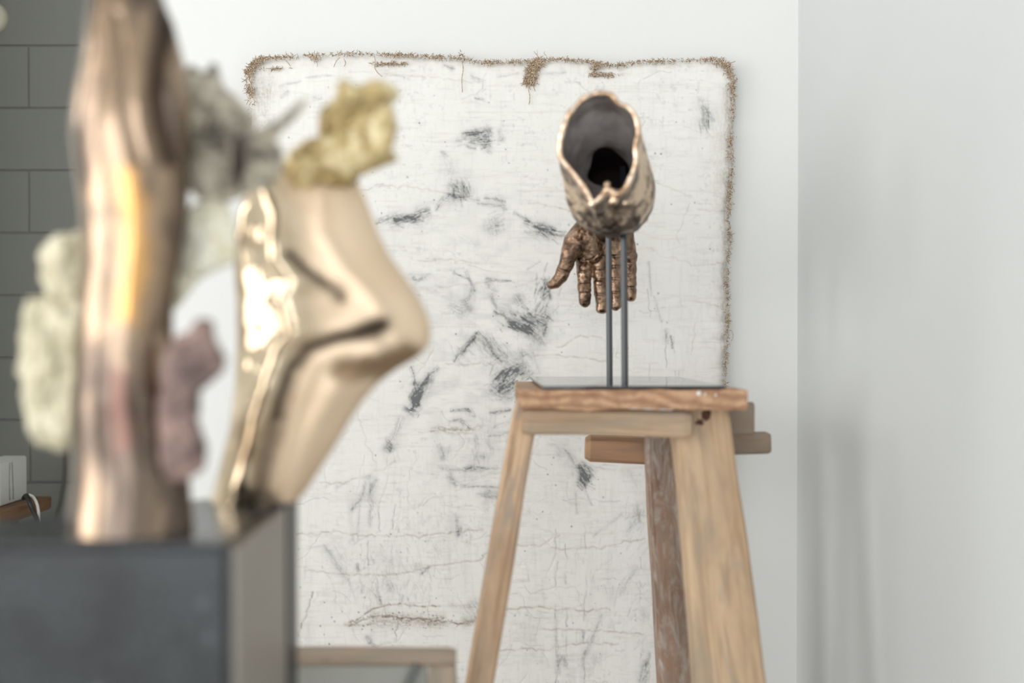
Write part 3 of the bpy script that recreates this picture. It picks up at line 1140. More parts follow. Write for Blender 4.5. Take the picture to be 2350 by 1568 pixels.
# second seat board showing at the left rear corner
part('seat_board', box_mesh((fl.x - .004, SEAT_B + .002, zb + .004), (at(1262, 900, 1.6).x, 1.76, ztop - .0008), .002), M['wood_leg'], stool, False)


def px_beam(name, mat, a_, Da, b_, Db, wpx, depth, **kw):
    """Beam whose centre line runs between two photo points at given depths; wpx = width at the mean depth."""
    p0, p1 = at(*a_, Da), at(*b_, Db)
    w = wpx * (Da + Db) / 2 / F
    return beam(name, stool, mat, p0, p1, w, depth, **kw)


def to_floor(a_, Da, b_, Db):
    """Extend the line a->b until it meets the floor."""
    p0, p1 = at(*a_, Da), at(*b_, Db)
    t = p0.z / (p0.z - p1.z)
    return p0, p0 + (p1 - p0) * t


# front rail under the seat, side rail, rear brace
px_beam('rail', M['wood_rail'], (1198, 966), 1.515, (1584, 974), 1.515, 60, .022, side=(0, 0, 1), seed=1)
px_beam('side_rail', M['wood_grey'], (1640, 962), 1.60, (1727, 962), 1.60, 76, .03, side=(0, 0, 1), seed=2)
ob = px_beam('brace', M['wood_grey'], (1600, 1021), 1.66, (1766, 1016), 1.66, 52, .03, side=(0, 0, 1), taper=.93, seed=3)
px_beam('brace', M['wood_brown'], (1343, 1030), 1.79, (1600, 1038), 1.79, 60, .035, side=(0, 0, 1), seed=4, bev=.010)
# legs
p0, p1 = to_floor((1211, 918), 1.535, (1100, 1568), 1.50)
beam('leg', stool, M['wood_leg'], p0, p1, 58 * 1.53 / F, .036, side=(1, 0, 0), taper=1.16, seed=5, seg=40, rough=.0016)
p0, p1 = to_floor((1515, 1000), 1.73, (1556, 1568), 1.74)
wash_leg = beam('leg', stool, M['wood_wash'], p0, p1, 74 * 1.73 / F, .05, side=(1, 0, 0), taper=1.45, seed=6, seg=40, rough=.002)
p0, p1 = to_floor((1600, 937), 1.555, (1673, 1568), 1.50)
big_leg = beam('leg', stool, M['wood_big'], p0, p1, 126 * 1.555 / F, .045, side=(1, 0, 0), taper=1.48, seed=7, seg=44, rough=.0022)


def blob(name, root, mat, c, r, seed=0, amp=.25, sub=3, label=None):
    bm = bmesh.new()
    bmesh.ops.create_icosphere(bm, subdivisions=sub, radius=1)
    for v in bm.verts:
        k = 1 + amp * mn.noise(v.co * 1.8 + Vector((seed, 0, 0)))
        v.co = Vector((v.co.x * r[0] * k, v.co.y * r[1] * k, v.co.z * r[2] * k)) + Vector(c)
    return part(name, mesh_of(bm), mat, root, True, label)


tag(wash_leg, 'brown leg with whitewash streaks')
k = 1.5 / F
for (x, y, r, D) in [(1604, 903, 5, 1.49), (1618, 905, 2.6, 1.49), (1643, 907, 2.6, 1.49), (1617, 984, 4.5, 1.531)]:
    blob('paint_fleck', seat_o if y < 950 else big_leg, M['white_paint'], at(x, y, D - .001), (r * k, .0015, r * k * 1.1), x, .2)
blob('knot_hole', big_leg, M['knot'], at(1620, 955, 1.531), (13 * k, .002, 14 * k), 3, .7)
blob('knot_hole', big_leg, M['knot'], at(1606, 971, 1.530), (9 * k, .002, 8 * k), 5, .7)

# ------------------------------------------------------------------ bronze arm on rods
plate_z = ztop + 0.0015
arm = empty('arm_sculpture', (at(1440, 880, 1.66).x, 1.66, plate_z), 'hollow bronze forearm with hanging hand on two steel rods and black plate', 'sculpture')
pts = [at(1244, 884, 1.505), at(1666, 883, 1.505), at(1556, 860, 1.80), at(1214, 863, 1.80)]
bm = bmesh.new()
lo = [bm.verts.new((p.x, p.y, plate_z)) for p in pts]
hi = [bm.verts.new((p.x, p.y, plate_z + .0035)) for p in pts]
bm.faces.new(lo[::-1])
bm.faces.new(hi)
for i in range(4):
    bm.faces.new([lo[i], lo[(i + 1) % 4], hi[(i + 1) % 4], hi[i]])
bmesh.ops.bevel(bm, geom=bm.edges[:], offset=.0006, segments=1, affect='EDGES')
part('base_plate', mesh_of(bm), M['plate'], arm, False)


def rod(xb, xt, D, ytop, wpx):
    b = at(xb, 870, D)
    t = at(xt, ytop, D)
    r = wpx / 2 * D / F
    bm = bmesh.new()
    bmesh.ops.create_cube(bm, size=1)
    for v in bm.verts:
        top = v.co.z > 0
        c = t if top else b
        z = t.z if top else plate_z + .0035
        v.co = Vector((c.x + v.co.x * 2 * r * .78 , D + v.co.y * 2 * r * .78, z))
    bmesh.ops.rotate(bm, verts=bm.verts, cent=(b.x, D, 0), matrix=Matrix.Rotation(math.radians(-33), 3, 'Z'))
    es = [e for e in bm.edges if abs((e.verts[0].co - e.verts[1].co).z) > .05]
    bmesh.ops.bevel(bm, geom=es, offset=r * .25, segments=2, affect='EDGES')
    return part('rod', mesh_of(bm), M['rod'], arm, False)


rod(1399, 1396, 1.735, 500, 15)
rod(1434, 1430, 1.635, 382, 17)

RIM = [(1459, 371), (1458, 337), (1464, 301), (1458, 270), (1441, 247), (1419, 238), (1402, 218), (1376, 214), (1346, 222), (1322, 243), (1304, 267),
       (1292, 298), (1285, 330), (1287, 362), (1304, 384), (1322, 406), (1344, 436), (1360, 464), (1376, 454), (1393, 434), (1414, 446), (1434, 432), (1448, 405)]
NA = 96


def resample(poly, n):
    p = [Vector((a_, b_)) for a_, b_ in poly]
    out = []
    m_ = len(p)
    segl = [(p[(i + 1) % m_] - p[i]).length for i in range(m_)]
    tot = sum(segl)
    for k_ in range(n):
        s = tot * k_ / n
        i = 0
        while s > segl[i]:
            s -= segl[i]
            i += 1
        f = s / segl[i]
        p0, p1, p2, p3 = p[i - 1], p[i], p[(i + 1) % m_], p[(i + 2) % m_]
        out.append(0.5 * ((2 * p1) + (p2 - p0) * f + (2 * p0 - 5 * p1 + 4 * p2 - p3) * f * f + (3 * p1 - p0 - 3 * p2 + p3) * f ** 3))
    return out


rim2 = resample(RIM, NA)
cen = Vector((1376, 330))
angs = [math.atan2(-(p.y - cen.y), p.x - cen.x) for p in rim2]
RIM_D = 1.455


def ring_ell(cx, cy, rx, ry):
    return [Vector((cx + rx * math.cos(a_), cy - ry * math.sin(a_))) for a_ in angs]


def lerp_ring(A_, B_, t):
    return [p * (1 - t) + q_ * t for p, q_ in zip(A_, B_)]


def scale_ring(A_, s):
    return [cen + (p - cen) * s for p in A_]


key_rings = [(RIM_D, scale_ring(rim2, 1.03)), (1.50, lerp_ring(scale_ring(rim2, 1.06), ring_ell(1390, 385, 100, 120), .35)),
             (1.56, ring_ell(1398, 425, 103, 112)), (1.63, ring_ell(1402, 440, 103, 104)), (1.69, ring_ell(1402, 452, 94, 88)),
             (1.735, ring_ell(1400, 462, 76, 66)), (1.765, ring_ell(1396, 470, 46, 38))]


def loft_keys(keys, per=7):
    out = []
    for (d0, r0), (d1, r1) in zip(keys[:-1], keys[1:]):
        for s in range(per):
            f = s / per
            out.append((d0 + (d1 - d0) * f, lerp_ring(r0, r1, f)))
    out.append(keys[-1])
    return out


outer = loft_keys(key_rings)
rings, mask = [], []
for (D, ring) in outer:
    rr_ = []
    for p in ring:
        low = max(0.0, min(1.0, (p.y - 440) / 60.0))
        nzv = mn.noise(Vector((p.x * .03, p.y * .03, D * 30)))
        nz2 = mn.noise(Vector((p.x * .08, p.y * .08, D * 60 + 9)))
        s = 1 + 0.012 * nzv + low * (0.04 * nz2 + .02 * nzv) * (1 if D > RIM_D + .01 else .2)
        c2 = cen if D < 1.5 else Vector((1400, 440))
        p2 = c2 + (p - c2) * s
        # ragged hem at the underside
        hem = math.exp(-((p.x - 1455) / 12) ** 2) * low * 5
        rr_.append(at(p2.x, p2.y + hem, D))
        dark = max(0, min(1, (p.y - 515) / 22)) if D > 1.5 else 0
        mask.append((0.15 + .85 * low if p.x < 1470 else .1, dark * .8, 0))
    rings.append(rr_)
me = loft_mesh(rings, False, True)
mask.append((0, 0, 0))
set_attr(me, 'mask', mask)
shell = part('forearm_shell', me, M['arm'], arm)
HOLE = []
_hp = [(1444, 405), (1440, 376), (1412, 348), (1386, 338), (1363, 350), (1355, 380), (1348, 408), (1368, 424), (1396, 428), (1426, 432)]
_hr = resample(_hp, 200)
_hc = Vector((1398, 388))
for a_ in angs:
    HOLE.append(min(_hr, key=lambda p: abs(math.remainder(math.atan2(-(p.y - _hc.y), p.x - _hc.x) - a_, 2 * math.pi))))
inner_keys = [(RIM_D, scale_ring(rim2, .97)), (1.475, lerp_ring(scale_ring(rim2, .955), ring_ell(1385, 350, 84, 105), .3)),
              (1.50, lerp_ring(scale_ring(rim2, .95), ring_ell(1388, 368, 84, 100), .6)), (1.53, ring_ell(1391, 388, 78, 90)),
              (1.565, ring_ell(1395, 394, 58, 58)), (1.585, HOLE)]
irings = [[at(p.x, p.y, D) for p in ring] for D, ring in loft_keys(inner_keys)]
part('inner_wall', loft_mesh(irings, False, False), M['inside'], shell, True, 'matt grey inside of the cast')
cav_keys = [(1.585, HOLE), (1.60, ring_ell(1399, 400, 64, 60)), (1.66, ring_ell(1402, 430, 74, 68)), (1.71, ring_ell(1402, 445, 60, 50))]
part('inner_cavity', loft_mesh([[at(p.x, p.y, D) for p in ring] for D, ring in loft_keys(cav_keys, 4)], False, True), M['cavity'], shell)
# bright cut rim
rp = [at(p.x, p.y, RIM_D) for p in rim2] + [at(rim2[0].x, rim2[0].y, RIM_D)]
rad = [(6.3 + 2.6 * mn.noise(Vector((p.x * .06, p.y * .06, 2))) + (1.5 if p.y > 425 and 1385 < p.x < 1425 else 0)) * RIM_D / F for p in rim2]
rad.append(rad[0])
part('rim', tube_mesh(rp, rad, 10, False), M['rim'], shell, True, 'bright gold cut edge of the cast')
for (x, y, r) in [(1393, 424, 8), (1408, 461, 10), (1359, 468, 8), (1378, 452, 7), (1418, 444, 8), (1436, 466, 6)]:
    blob('casting_bead', shell, M['rim'], at(x, y, RIM_D), (r * RIM_D / F, r * RIM_D / F, r * RIM_D / F), x, .35)

# hand: tapered finger chains merged into one continuous cast
HD = 1.79


def capsule_chain(bm, nodes, n=14):
    """nodes: (px, py, D, r_px)"""
    P_ = [(at(x, y, D), r * D / F) for x, y, D, r in nodes]
    for p, r in P_:
        bmesh.ops.create_icosphere(bm, subdivisions=3, radius=r, matrix=Matrix.Translation(p))
    for (p, r), (q_, s) in zip(P_[:-1], P_[1:]):
        d = q_ - p
        M_ = Matrix.Translation((p + q_) / 2) @ d.to_track_quat('Z', 'Y').to_matrix().to_4x4()
        bmesh.ops.create_cone(bm, segments=n, radius1=r, radius2=s, depth=d.length, cap_ends=True, matrix=M_)


bm = bmesh.new()
capsule_chain(bm, [(1396, 478, 1.745, 38), (1388, 512, 1.775, 44)])
for (bx, by, br, tx_, ty_, tr_, curl) in [(1340, 612, 18.5, 1342, 692, 14, .010), (1376, 616, 18.5, 1381, 708, 14, .004), (1413, 612, 17.5, 1414, 700, 13.5, .002),
                                          (1446, 602, 15.5, 1449, 681, 12, .006)]:
    x0, y0 = 1388 + (bx - 1388) * .55, 525
    capsule_chain(bm, [(x0, y0, HD - .006, 26), ((x0 + bx) / 2, 572, HD, 22), (bx, by - 14, HD, br + 1.5)])
    m1 = .40
    m2 = .72
    capsule_chain(bm, [(bx, by - 12, HD, br), (bx + (tx_ - bx) * m1, by + (ty_ - by) * m1, HD - curl, br * .93),
                       (bx + (tx_ - bx) * m2, by + (ty_ - by) * m2, HD - curl * 1.4, (br + tr_) / 2 * .97), (tx_, ty_, HD - curl * 1.2, tr_)])
# thumb leaving the side of the palm, and its mound
capsule_chain(bm, [(1352, 520, HD - .01, 30), (1322, 556, HD - .016, 29), (1308, 580, HD - .018, 22), (1300, 606, HD - .016, 17.5), (1289, 632, HD - .014, 16), (1276, 648, HD - .014, 14),
                   (1265, 654, HD - .014, 10.5)])
capsule_chain(bm, [(1345, 545, HD - .014, 30), (1362, 580, HD - .010, 24)])
capsule_chain(bm, [(1432, 540, HD - .006, 25), (1440, 585, HD - .004, 20)])
me = mesh_of(bm)
tmp = bpy.data.objects.new('tmp_hand', me)
C.objects.link(tmp)
m1 = tmp.modifiers.new('r', 'REMESH')
m1.mode = 'VOXEL'
m1.voxel_size = 0.0014
m2 = tmp.modifiers.new('s', 'SMOOTH')
m2.iterations = 6
m2.factor = .5
dg = bpy.context.evaluated_depsgraph_get()
dg.update()
hm = bpy.data.meshes.new_from_object(tmp.evaluated_get(dg))
bpy.data.objects.remove(tmp)
# creases across fingers and palm, knobbly cast skin
hv = np.empty(len(hm.vertices) * 3, np.float32)
hm.vertices.foreach_get('co', hv)
hv = hv.reshape(-1, 3)
nrm = np.empty(len(hm.vertices) * 3, np.float32)
hm.vertices.foreach_get('normal', nrm)
nrm = nrm.reshape(-1, 3)
hpx = hv[:, 0] / hv[:, 1] * F + W / 2
hpy = HORIZON + (CAM_Z - hv[:, 2]) / hv[:, 1] * F
CREASES = [[(1322, 618), (1356, 618)], [(1360, 616), (1396, 616)], [(1398, 612), (1428, 612)], [(1434, 606), (1462, 604)],
           [(1326, 648), (1358, 646)], [(1362, 642), (1396, 642)], [(1398, 640), (1430, 640)], [(1434, 632), (1462, 630)],
           [(1328, 674), (1358, 672)], [(1364, 676), (1397, 676)], [(1400, 672), (1430, 672)], [(1436, 660), (1462, 660)],
           [(1322, 604), (1360, 596), (1384, 570), (1392, 530)], [(1384, 590), (1420, 588), (1456, 580)], [(1282, 618), (1304, 626)]]
dsp = np.zeros(len(hv))
for c_ in CREASES:
    best = np.full(len(hv), 1e9)
    for (ax, ay), (bx, by) in zip(c_[:-1], c_[1:]):
        t = np.clip(((hpx - ax) * (bx - ax) + (hpy - ay) * (by - ay)) / ((bx - ax) ** 2 + (by - ay) ** 2), 0, 1)
        best = np.minimum(best, np.hypot(hpx - ax - t * (bx - ax), hpy - ay - t * (by - ay)))
    dsp -= 0.0016 * np.exp(-(best / 2.6) ** 2) * (nrm[:, 1] < .2)
for i in range(len(hv)):
    p = Vector(hv[i].tolist())
    dsp[i] += 0.0011 * mn.noise(p * 75) + 0.0006 * mn.noise(p * 190)
hv += nrm * dsp[:, None].astype(np.float32)
hm.vertices.foreach_set('co', hv.ravel())
hm.update()
part('hand', hm, M['hand'], arm, True, 'glossy dark brown hand hanging fingers down')

# ------------------------------------------------------------------ dark plinth in front
PF, PB = 0.862, 1.105
PZ = CAM_Z - 0.1638
PXR = -0.2096
plinth = empty('plinth', (-0.36, (PF + PB) / 2, 0), 'dark slate grey block plinth carrying the two bronze leg casts', 'plinth')
bm = bmesh.new()
foot_print = [(-0.52, PF), (PXR - .004, PF), (PXR - .004, PB), (-0.29, PB), (-0.40, 0.985), (-0.52, 0.93)]
lo = [bm.verts.new((x, y, 0)) for x, y in foot_print]
hi = [bm.verts.new((x, y, PZ)) for x, y in foot_print]
bm.faces.new(lo[::-1])
bm.faces.new(hi)
for i in range(6):
    bm.faces.new([lo[i], lo[(i + 1) % 6], hi[(i + 1) % 6], hi[i]])
bmesh.ops.bevel(bm, geom=bm.edges[:], offset=.006, segments=3, affect='EDGES')
part('body', mesh_of(bm), M['plinth'], plinth, False)
part('side_panel', box_mesh((PXR - .004, PF + .004, 0), (PXR, PB - .05, PZ - .003), .0015), M['plinth_side'], plinth, False)  # thin sheet carrying the painted wall reflection
part('corner_strip', box_mesh((PXR - .004, PB - .05, 0), (PXR + .0015, PB, PZ - .002), .0015), M['edge'], plinth, False)  # strip added for the dark reflection along the rolled corner

# ------------------------------------------------------------------ bronze foot on tiptoe
FD = 1.075
FOOT = [(380, 590, 800), (430, 572, 828), (480, 552, 848), (530, 541, 866), (580, 538, 890), (630, 540, 925), (680, 543, 960), (720, 544, 980), (755, 545, 990),
        (790, 545, 986), (815, 544, 966), (835, 543, 930), (855, 541, 898), (880, 540, 868), (920, 537, 832), (960, 532, 806), (1000, 525, 783), (1050, 512, 752),
        (1100, 498, 720), (1140, 486, 692), (1175, 478, 664)]
FB = [(380, 62), (430, 70), (600, 84), (760, 92), (900, 84), (1000, 74), (1100, 64), (1175, 52)]
XB = [(380, 640), (430, 650), (500, 690), (600, 700), (650, 735), (690, 715), (760, 735), (800, 700), (900, 664), (1000, 636), (1100, 606), (1175, 590)]
GR = [(596, 1150), (620, 1060), (640, 1000), (656, 930), (682, 850), (722, 797), (780, 776), (840, 762), (890, 745)]
GR2 = [(684, 590), (716, 622), (760, 655), (792, 684)]
RIDGE = [(872, 812), (790, 880), (730, 980), (690, 1080), (650, 1165)]
RIDGE3 = [(742, 450), (752, 540), (800, 620), (868, 690), (915, 770), (930, 810)]
RIDGE2 = [(735, 830), (700, 920), (668, 1020), (632, 1120)]
LOW_DARK = [(800, 850), (880, 840), (940, 812)]
foot = empty('tiptoe_sculpture', (at(620, 1160, FD).x, FD, PZ), 'polished gold bronze foot on tiptoe with yellow crust at its ankle', 'sculpture')
rings, mask = [], []
NT = 110
yrows = list(np.linspace(384, 1172, 210))
for y in yrows:
    l, r = smooth_tab(FOOT, y, 14)
    b, = interp(FB, y)
    xb, = interp(XB, y)
    c0, a0 = (l + r) / 2, (r - l) / 2
    ring = []
    for j in range(NT):
        th = 2 * math.pi * j / NT
        cx, sx = math.cos(th), math.sin(th)
        x = c0 + a0 * math.copysign(abs(cx) ** .92, cx)
        wd = 1 - .30 * ((cx + 1) / 2) ** 2
        d = b * math.copysign(abs(sx) ** .9, sx) * wd
        front = sx > 0
        pol = 1 / (1 + math.exp((x - xb) / 7.0)) if front else (0.7 if x < xb else 0)
        dk = br = 0
        if front:
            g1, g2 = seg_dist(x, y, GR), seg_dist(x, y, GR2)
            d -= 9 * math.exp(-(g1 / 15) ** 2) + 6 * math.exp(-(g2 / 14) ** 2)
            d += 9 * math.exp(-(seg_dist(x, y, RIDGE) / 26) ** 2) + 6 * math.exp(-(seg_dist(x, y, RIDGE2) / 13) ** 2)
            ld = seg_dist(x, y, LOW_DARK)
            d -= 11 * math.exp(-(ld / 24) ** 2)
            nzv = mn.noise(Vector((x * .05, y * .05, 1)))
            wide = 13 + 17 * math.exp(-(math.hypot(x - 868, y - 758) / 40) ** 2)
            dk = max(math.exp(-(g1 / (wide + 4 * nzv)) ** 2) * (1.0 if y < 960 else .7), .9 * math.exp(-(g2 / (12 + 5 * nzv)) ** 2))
            br = .9 * math.exp(-(ld / (30 + 8 * nzv)) ** 4)
            d += 30 * math.exp(-((x - (xb - 38)) / 42) ** 2) * min(1, (y - 384) / 60)
            d += 6 * math.exp(-(seg_dist(x, y, RIDGE3) / 17) ** 2)
            # ankle bone and hollow of the arch
            d += 12 * math.exp(-(((x - 640) / 50) ** 2 + ((y - 600) / 60) ** 2))
            d -= 10 * math.exp(-(((x - 770) / 46) ** 2 + ((y - 690) / 40) ** 2))
        bump = pol * (4.0 * mn.noise(Vector((x * .016, y * .012, 4))) + 1.8 * mn.noise(Vector((x * .042, y * .024, 7))))
        d += bump * (1 if front else -1)
        p = at(x + 1.5 * mn.noise(Vector((y * .02, j * .1, 3))), y, FD)
        p.y -= d * FD / F
        p.z = max(p.z, PZ + .0003)
        ring.append(p)
        mask.append((pol, min(1, dk), br))
    rings.append(ring)
me = loft_mesh(rings)
mask += [(0, 0, 0), (0, 0, 0)]
set_attr(me, 'mask', mask)
foot_o = part('foot_cast', me, M['foot'], foot)


def crust_blob(name, root, mat, outline, D, thick, seed, amp=5.0, D_tilt=0.0):
    """Lumpy growth with the given outline, real thickness in px either side of depth D."""
    out = resample(outline, 140)
    c = sum(out, Vector((0, 0))) / len(out)
    for i_, p in enumerate(out):
        d_ = (p - c)
        an = 2 * math.pi * i_ / len(out)
        e_ = Vector((math.cos(an) * 2.6, math.sin(an) * 2.6, seed))
        f_ = 8 * mn.noise(e_) + 5 * mn.noise(e_ * 2.7) + 3 * mn.noise(e_ * 6)
        out[i_] = p + d_.normalized() * f_
    R_ = 26
    rings = []
    for side in (1, -1):
        rng_ = range(R_ + 1) if side == 1 else range(R_ - 1, -1, -1)
        for i in rng_:
            t = max(0.02, i / R_)
            ring = []
            for p in out:
                q_ = c + (p - c) * t
                dome = thick * math.sqrt(max(0, 1 - t ** 3))
                nz = mn.noise(Vector((q_.x * .022, q_.y * .022, seed + side))) * 1.3 + mn.noise(Vector((q_.x * .05, q_.y * .06, seed + 3 + side))) * .8 \
                    + mn.noise(Vector((q_.x * .14, q_.y * .14, seed + 5 + side))) * .45
                v3 = at(q_.x + 2.5 * mn.noise(Vector((q_.x * .09, q_.y * .09, seed))), q_.y + 2.5 * mn.noise(Vector((q_.y * .09, q_.x * .09, seed))), D)
                v3.y -= side * (dome + nz * amp * 1.5 * (1 if i < R_ else .3)) * D / F - D_tilt * (q_.x - c.x) * D / F
                ring.append(v3)
            rings.append(ring)
    me = loft_mesh(rings)
    return part(name, me, mat, root)


crust_blob('ankle_crust', foot, M['crust_gold'],
           [(640, 432), (634, 405), (655, 365), (690, 330), (733, 322), (735, 262), (772, 222), (782, 182), (825, 198), (858, 178), (892, 186), (918, 214), (898, 238),
            (912, 285), (900, 345), (908, 368), (832, 402), (815, 428), (750, 438), (695, 446)], 1.06, 62, 3, 9)
crust_blob('ankle_crust', foot, M['crust_gold'], [(848, 270), (872, 240), (900, 255), (906, 310), (896, 350), (862, 352), (846, 320)], 1.028, 22, 17, 4)
# ------------------------------------------------------------------ bronze column (leg) beside it
CD = 0.915
COL = [(-420, 205, 350), (-300, 215, 352), (-150, 216, 356), (-40, 214, 362), (0, 207, 374), (60, 200, 396), (120, 194, 418), (180, 184, 428), (230, 172, 432), (280, 166, 432),
       (330, 168, 430), (400, 180, 430), (480, 190, 430), (560, 194, 420), (640, 190, 402), (720, 186, 392), (800, 178, 394), (880, 172, 400), (960, 168, 416),
       (1040, 176, 428), (1100, 174, 432), (1160, 168, 436), (1235, 160, 442)]
FOLD = [(392, 40), (384, 140), (380, 230), (392, 310), (408, 375)]
FOLD2 = [(430, 420), (418, 560), (398, 680), (380, 760)]
FOLD3 = [(300, 60), (322, 180), (330, 300), (352, 380)]
GOLD = [(330, 420), (345, 520), (342, 620), (320, 720)]
RED = [(305, 860), (312, 940), (322, 1010)]
column = empty('crusted_sculpture', (at(300, 1220, CD).x, CD, PZ), 'tall streaked bronze leg cast with crusty growths at far left of plinth', 'sculpture')
rings, mask = [], []
NT = 120
for y in np.linspace(-420, 1236, 230):
    l, r = smooth_tab(COL, y, 60)
    c0, a0 = (l + r) / 2, (r - l) / 2
    ring = []
    for j in range(NT):
        th = 2 * math.pi * j / NT
        cx, sx = math.cos(th), math.sin(th)
        rad_ = 1 + .03 * mn.noise(Vector((cx * 1.2, sx * 1.2, y * .006))) + .006 * mn.noise(Vector((cx * 4, sx * 4, y * .009 + 5)))
        x = c0 + a0 * cx * (1 + (rad_ - 1) * .4)
        d = a0 * .88 * sx * rad_
        if sx > 0:
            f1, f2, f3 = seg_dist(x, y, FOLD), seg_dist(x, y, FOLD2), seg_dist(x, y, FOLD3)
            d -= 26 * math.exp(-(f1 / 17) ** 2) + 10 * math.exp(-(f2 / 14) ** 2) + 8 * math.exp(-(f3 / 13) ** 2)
            gd, rd = seg_dist(x, y, GOLD), seg_dist(x, y, RED)
            nz = mn.noise(Vector((x * .03, y * .02, 3)))
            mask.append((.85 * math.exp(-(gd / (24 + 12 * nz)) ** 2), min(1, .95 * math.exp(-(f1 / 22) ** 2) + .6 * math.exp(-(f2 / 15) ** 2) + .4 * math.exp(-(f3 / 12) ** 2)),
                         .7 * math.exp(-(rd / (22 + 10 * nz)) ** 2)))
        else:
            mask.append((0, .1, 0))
        p = at(x, y, CD)
        p.y -= d * CD / F
        p.z = max(p.z, PZ + .0003)
        ring.append(p)
    rings.append(ring)
me = loft_mesh(rings)
mask += [(0, 0, 0), (0, 0, 0)]
set_attr(me, 'mask', mask)
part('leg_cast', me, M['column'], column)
o = crust_blob('crust', column, M['crust_grey'],
               [(398, 200), (436, 152), (466, 168), (494, 146), (512, 196), (545, 222), (574, 262), (592, 300), (640, 330), (652, 368), (634, 410), (600, 440),
                (560, 452), (500, 472), (440, 446), (402, 400), (392, 300)], 0.97, 52, 21, 10)
crust_blob('crust', column, M['crust_grey'], [(590, 302), (640, 272), (702, 226), (696, 246), (650, 300), (618, 336), (596, 340)], 0.975, 16, 23, 3)
blob('dark_hollow', o, M['cavity'], at(548, 372, 0.925), (13 * .93 / F, .012, 58 * .93 / F), 4, .3)
crust_blob('crust', column, M['crust_pale'],
           [(428, 486), (478, 456), (528, 474), (542, 540), (532, 606), (500, 618), (470, 632), (440, 660), (412, 700), (392, 706), (396, 650), (414, 570)], 0.96, 34, 31, 6)
o = crust_blob('crust', column, M['crust_left'],
               [(92, 600), (98, 566), (122, 542), (160, 538), (196, 530), (214, 600), (214, 690), (150, 712), (112, 684)], 0.94, 40, 41, 7)
crust_blob('crust', column, M['crust_left'],
           [(50, 790), (58, 700), (84, 678), (130, 682), (200, 690), (214, 800), (210, 920), (190, 1000), (150, 1036), (110, 1026), (80, 1012), (62, 960), (54, 900), (46, 850)],
           0.93, 46, 43, 8)
o = crust_blob('crust', column, M['crust_pink'],
               [(372, 820), (400, 780), (432, 758), (452, 734), (486, 742), (498, 786), (518, 828), (502, 862), (464, 872), (456, 950), (462, 1004), (476, 1042), (458, 1084),
                (408, 1104), (372, 1084), (362, 950)], 0.885, 26, 51, 5)

# ------------------------------------------------------------------ framed grey panel low behind the plinth
GD = 1.33
ft = at(860, 1515, GD - .055)
zf = at(860, 1483, GD).z
x0, x1 = at(560, 1500, GD).x, at(1048, 1500, GD).x
panel = empty('framed_panel', ((x0 + x1) / 2, GD - .02, 0), 'low grey panel in faded brown wooden frame between plinth and stool', 'panel')
fw = 66 * GD / F
beam('top_rail', panel, M['frame_wood'], (x0, GD - .011, zf - .009), (x1, GD - .011, zf - .009), .018, .022, side=(0, 0, 1), seed=11, bev=.003)
beam('stile', panel, M['frame_wood'], (x1 - fw / 2, GD - .011, zf - .018), (x1 - fw / 2, GD - .011, 0), fw, .020, side=(1, 0, 0), seed=12, bev=.003)
beam('stile', panel, M['frame_wood'], (x0 + fw / 2, GD - .011, zf - .018), (x0 + fw / 2, GD - .011, 0), fw, .020, side=(1, 0, 0), seed=13, bev=.003)
part('panel_board', box_mesh((x0 + fw, GD - .018, 0), (x1 - fw, GD - .004, zf - .018), .001), M['panel_grey'], panel, False)
a_, b_ = at(958, 1524, GD - .022), at(925, 1600, GD - .022)
beam('slanted_strip', panel, M['slit'], a_, b_, 18 * GD / F, .006, side=(1, 0, 0), seed=14, bev=.002)

# ------------------------------------------------------------------ things at the far left in the shade
bench_top = at(0, 1150, 2.10)
bench = empty('wooden_bench', (-1.0, 2.12, 0), 'dark brown wooden bench corner by the grey block wall, mostly out of frame', 'bench')
e = at(90, 1140, 2.22)
s = at(0, 1166, 2.06)
d = (s - e)
d.z = 0
far = e + d * 1.35
far.x = max(far.x, -1.06)
zt = at(45, 1152, 2.14).z
th = 30 * 2.14 / F
beam('top_board', bench, M['bench_wood'], (e.x, e.y, zt - th / 2), (e.x + d.x * 1.30, e.y + d.y * 1.30, zt - th / 2), th, .05, side=(0, 0, 1), seed=21, bev=.002)
beam('bench_leg', bench, M['bench_dark'], (e.x - .05, e.y - .04, zt - th), (e.x - .05, e.y - .04, 0), .04, .04, side=(1, 0, 0), seed=22)
bx_a = at(62, 1150, 2.19)
dn = d.normalized()
nrm_ = Vector((-dn.y, dn.x, 0))
if nrm_.y < 0:
    nrm_ = -nrm_
hz = at(62, 1046, 2.19).z - zt
bm = bmesh.new()
q0 = Vector((bx_a.x, bx_a.y, zt))
Lb = .11
base_ = [q0, q0 + dn * Lb, q0 + dn * Lb + nrm_ * .045, q0 + nrm_ * .045]
lo = [bm.verts.new(p) for p in base_]
hi = [bm.verts.new(p + Vector((0, 0, hz))) for p in base_]
bm.faces.new(lo[::-1])
bm.faces.new(hi)
for i in range(4):
    bm.faces.new([lo[i], lo[(i + 1) % 4], hi[(i + 1) % 4], hi[i]])
bmesh.ops.recalc_face_normals(bm, faces=bm.faces)
bmesh.ops.bevel(bm, geom=bm.edges[:], offset=.002, segments=2, affect='EDGES')
wb = empty('white_box', q0, 'small white box with two grey drips standing on the brown bench', 'box')
box_o = part('box_body', mesh_of(bm), M['box_white'], wb, False)
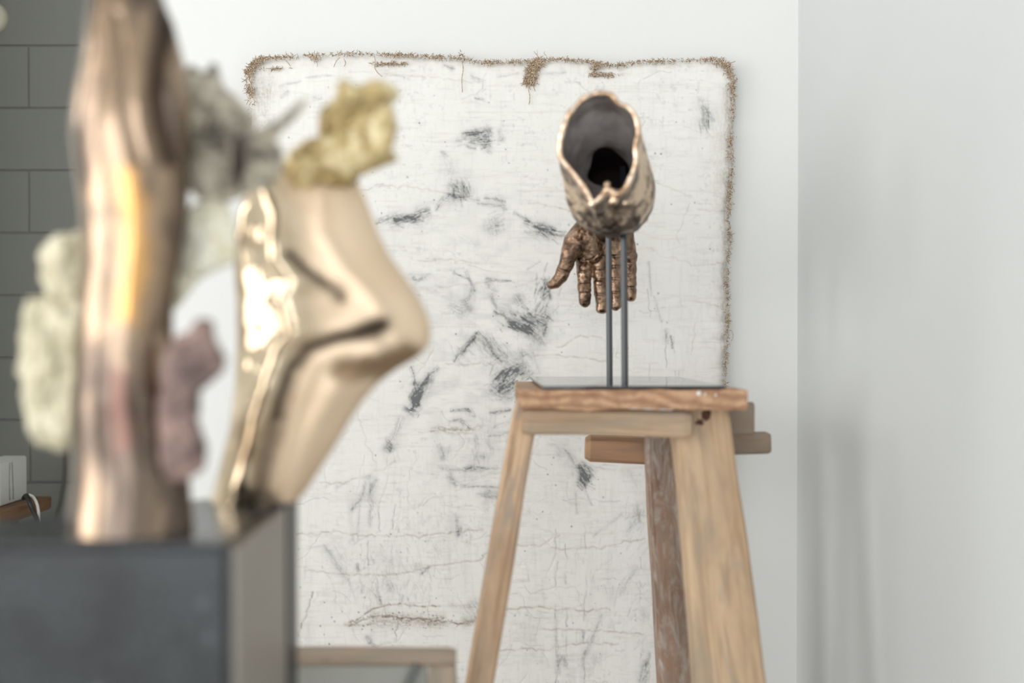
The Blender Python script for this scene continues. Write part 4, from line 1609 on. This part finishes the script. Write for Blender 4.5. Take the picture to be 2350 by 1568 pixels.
for i, (f, x) in enumerate(((.052, 24), (.066, 34))):
    pts = []
    for k_ in range(9):
        t = k_ / 8
        p = q0 + dn * (Lb * (1 - x / 62.0 * .72) * .9) - nrm_ * .0006
        p.z = zt + hz * (.94 - .86 * t)
        p += dn * .002 * math.sin(t * 3 + i * 2)
        pts.append(p)
    part('drip', tube_mesh(pts, [.0010 + .0006 * math.sin(k_ * 1.3) ** 2 for k_ in range(9)], 6), M['drip_grey'], box_o)  # thin grey line running down the box front


def cable(name, pts_px, r, mat, label):
    pts = [at(*p) for p in pts_px]
    dense = []
    for i in range(len(pts) - 1):
        p0_, p1_, p2_, p3_ = pts[max(i - 1, 0)], pts[i], pts[i + 1], pts[min(i + 2, len(pts) - 1)]
        for s_ in range(6):
            f = s_ / 6
            dense.append(0.5 * ((2 * p1_) + (p2_ - p0_) * f + (2 * p0_ - 5 * p1_ + 4 * p2_ - p3_) * f * f + (3 * p1_ - p0_ - 3 * p2_ + p3_) * f ** 3))
    dense.append(pts[-1])
    o = obj(name, tube_mesh(dense, r, 8), mat)
    return tag(o, label, 'cable')


cable('power_cable', [(54, 1144, 2.10), (61, 1138, 2.09), (68, 1154, 2.07), (77, 1174, 2.07), (86, 1200, 2.08), (96, 1260, 2.13), (98, 1500, 2.15)], .0042, M['black_rubber'],
      'black cable looped over the end of the brown bench')
cable('power_cable', [(66, 1136, 2.10), (76, 1141, 2.10), (84, 1155, 2.09), (88, 1172, 2.09), (90, 1200, 2.09), (94, 1300, 2.09)], .0026, M['white_plastic'],
      'thin white cable beside the black one at the bench end')
cable('wall_cable', [(140, 900, 2.345), (144, 1000, 2.335), (148, 1050, 2.33), (146, 1100, 2.33), (138, 1150, 2.33), (128, 1190, 2.335), (120, 1300, 2.34)], .0032, M['grey_cord'],
      'thin grey cable hanging down the block wall behind the crusts')

fit = at(-17, 42, NICHE_Y)
wf = empty('round_wall_fitting', (fit.x, NICHE_Y, fit.z), 'round beige fitting high on the grey block wall at the picture edge', 'fitting')
prof = [(0, .016), (28, .016), (33, .013), (36, .006), (36.5, 0.0)]
rings = []
for r, h in prof[1:]:
    rings.append([Vector((fit.x + r * px_m * math.cos(2 * math.pi * j / 40), NICHE_Y - h - .0005, fit.z + r * px_m * math.sin(2 * math.pi * j / 40))) for j in range(40)])
disc_o = part('disc', loft_mesh(rings, True, False), M['fitting'], wf)
hp = at(4, 38, NICHE_Y)
blob('screw_hole', disc_o, M['black_rubber'], (hp.x, NICHE_Y - .0163, hp.z), (3 * px_m, .001, 3 * px_m), 1, .05, 2)
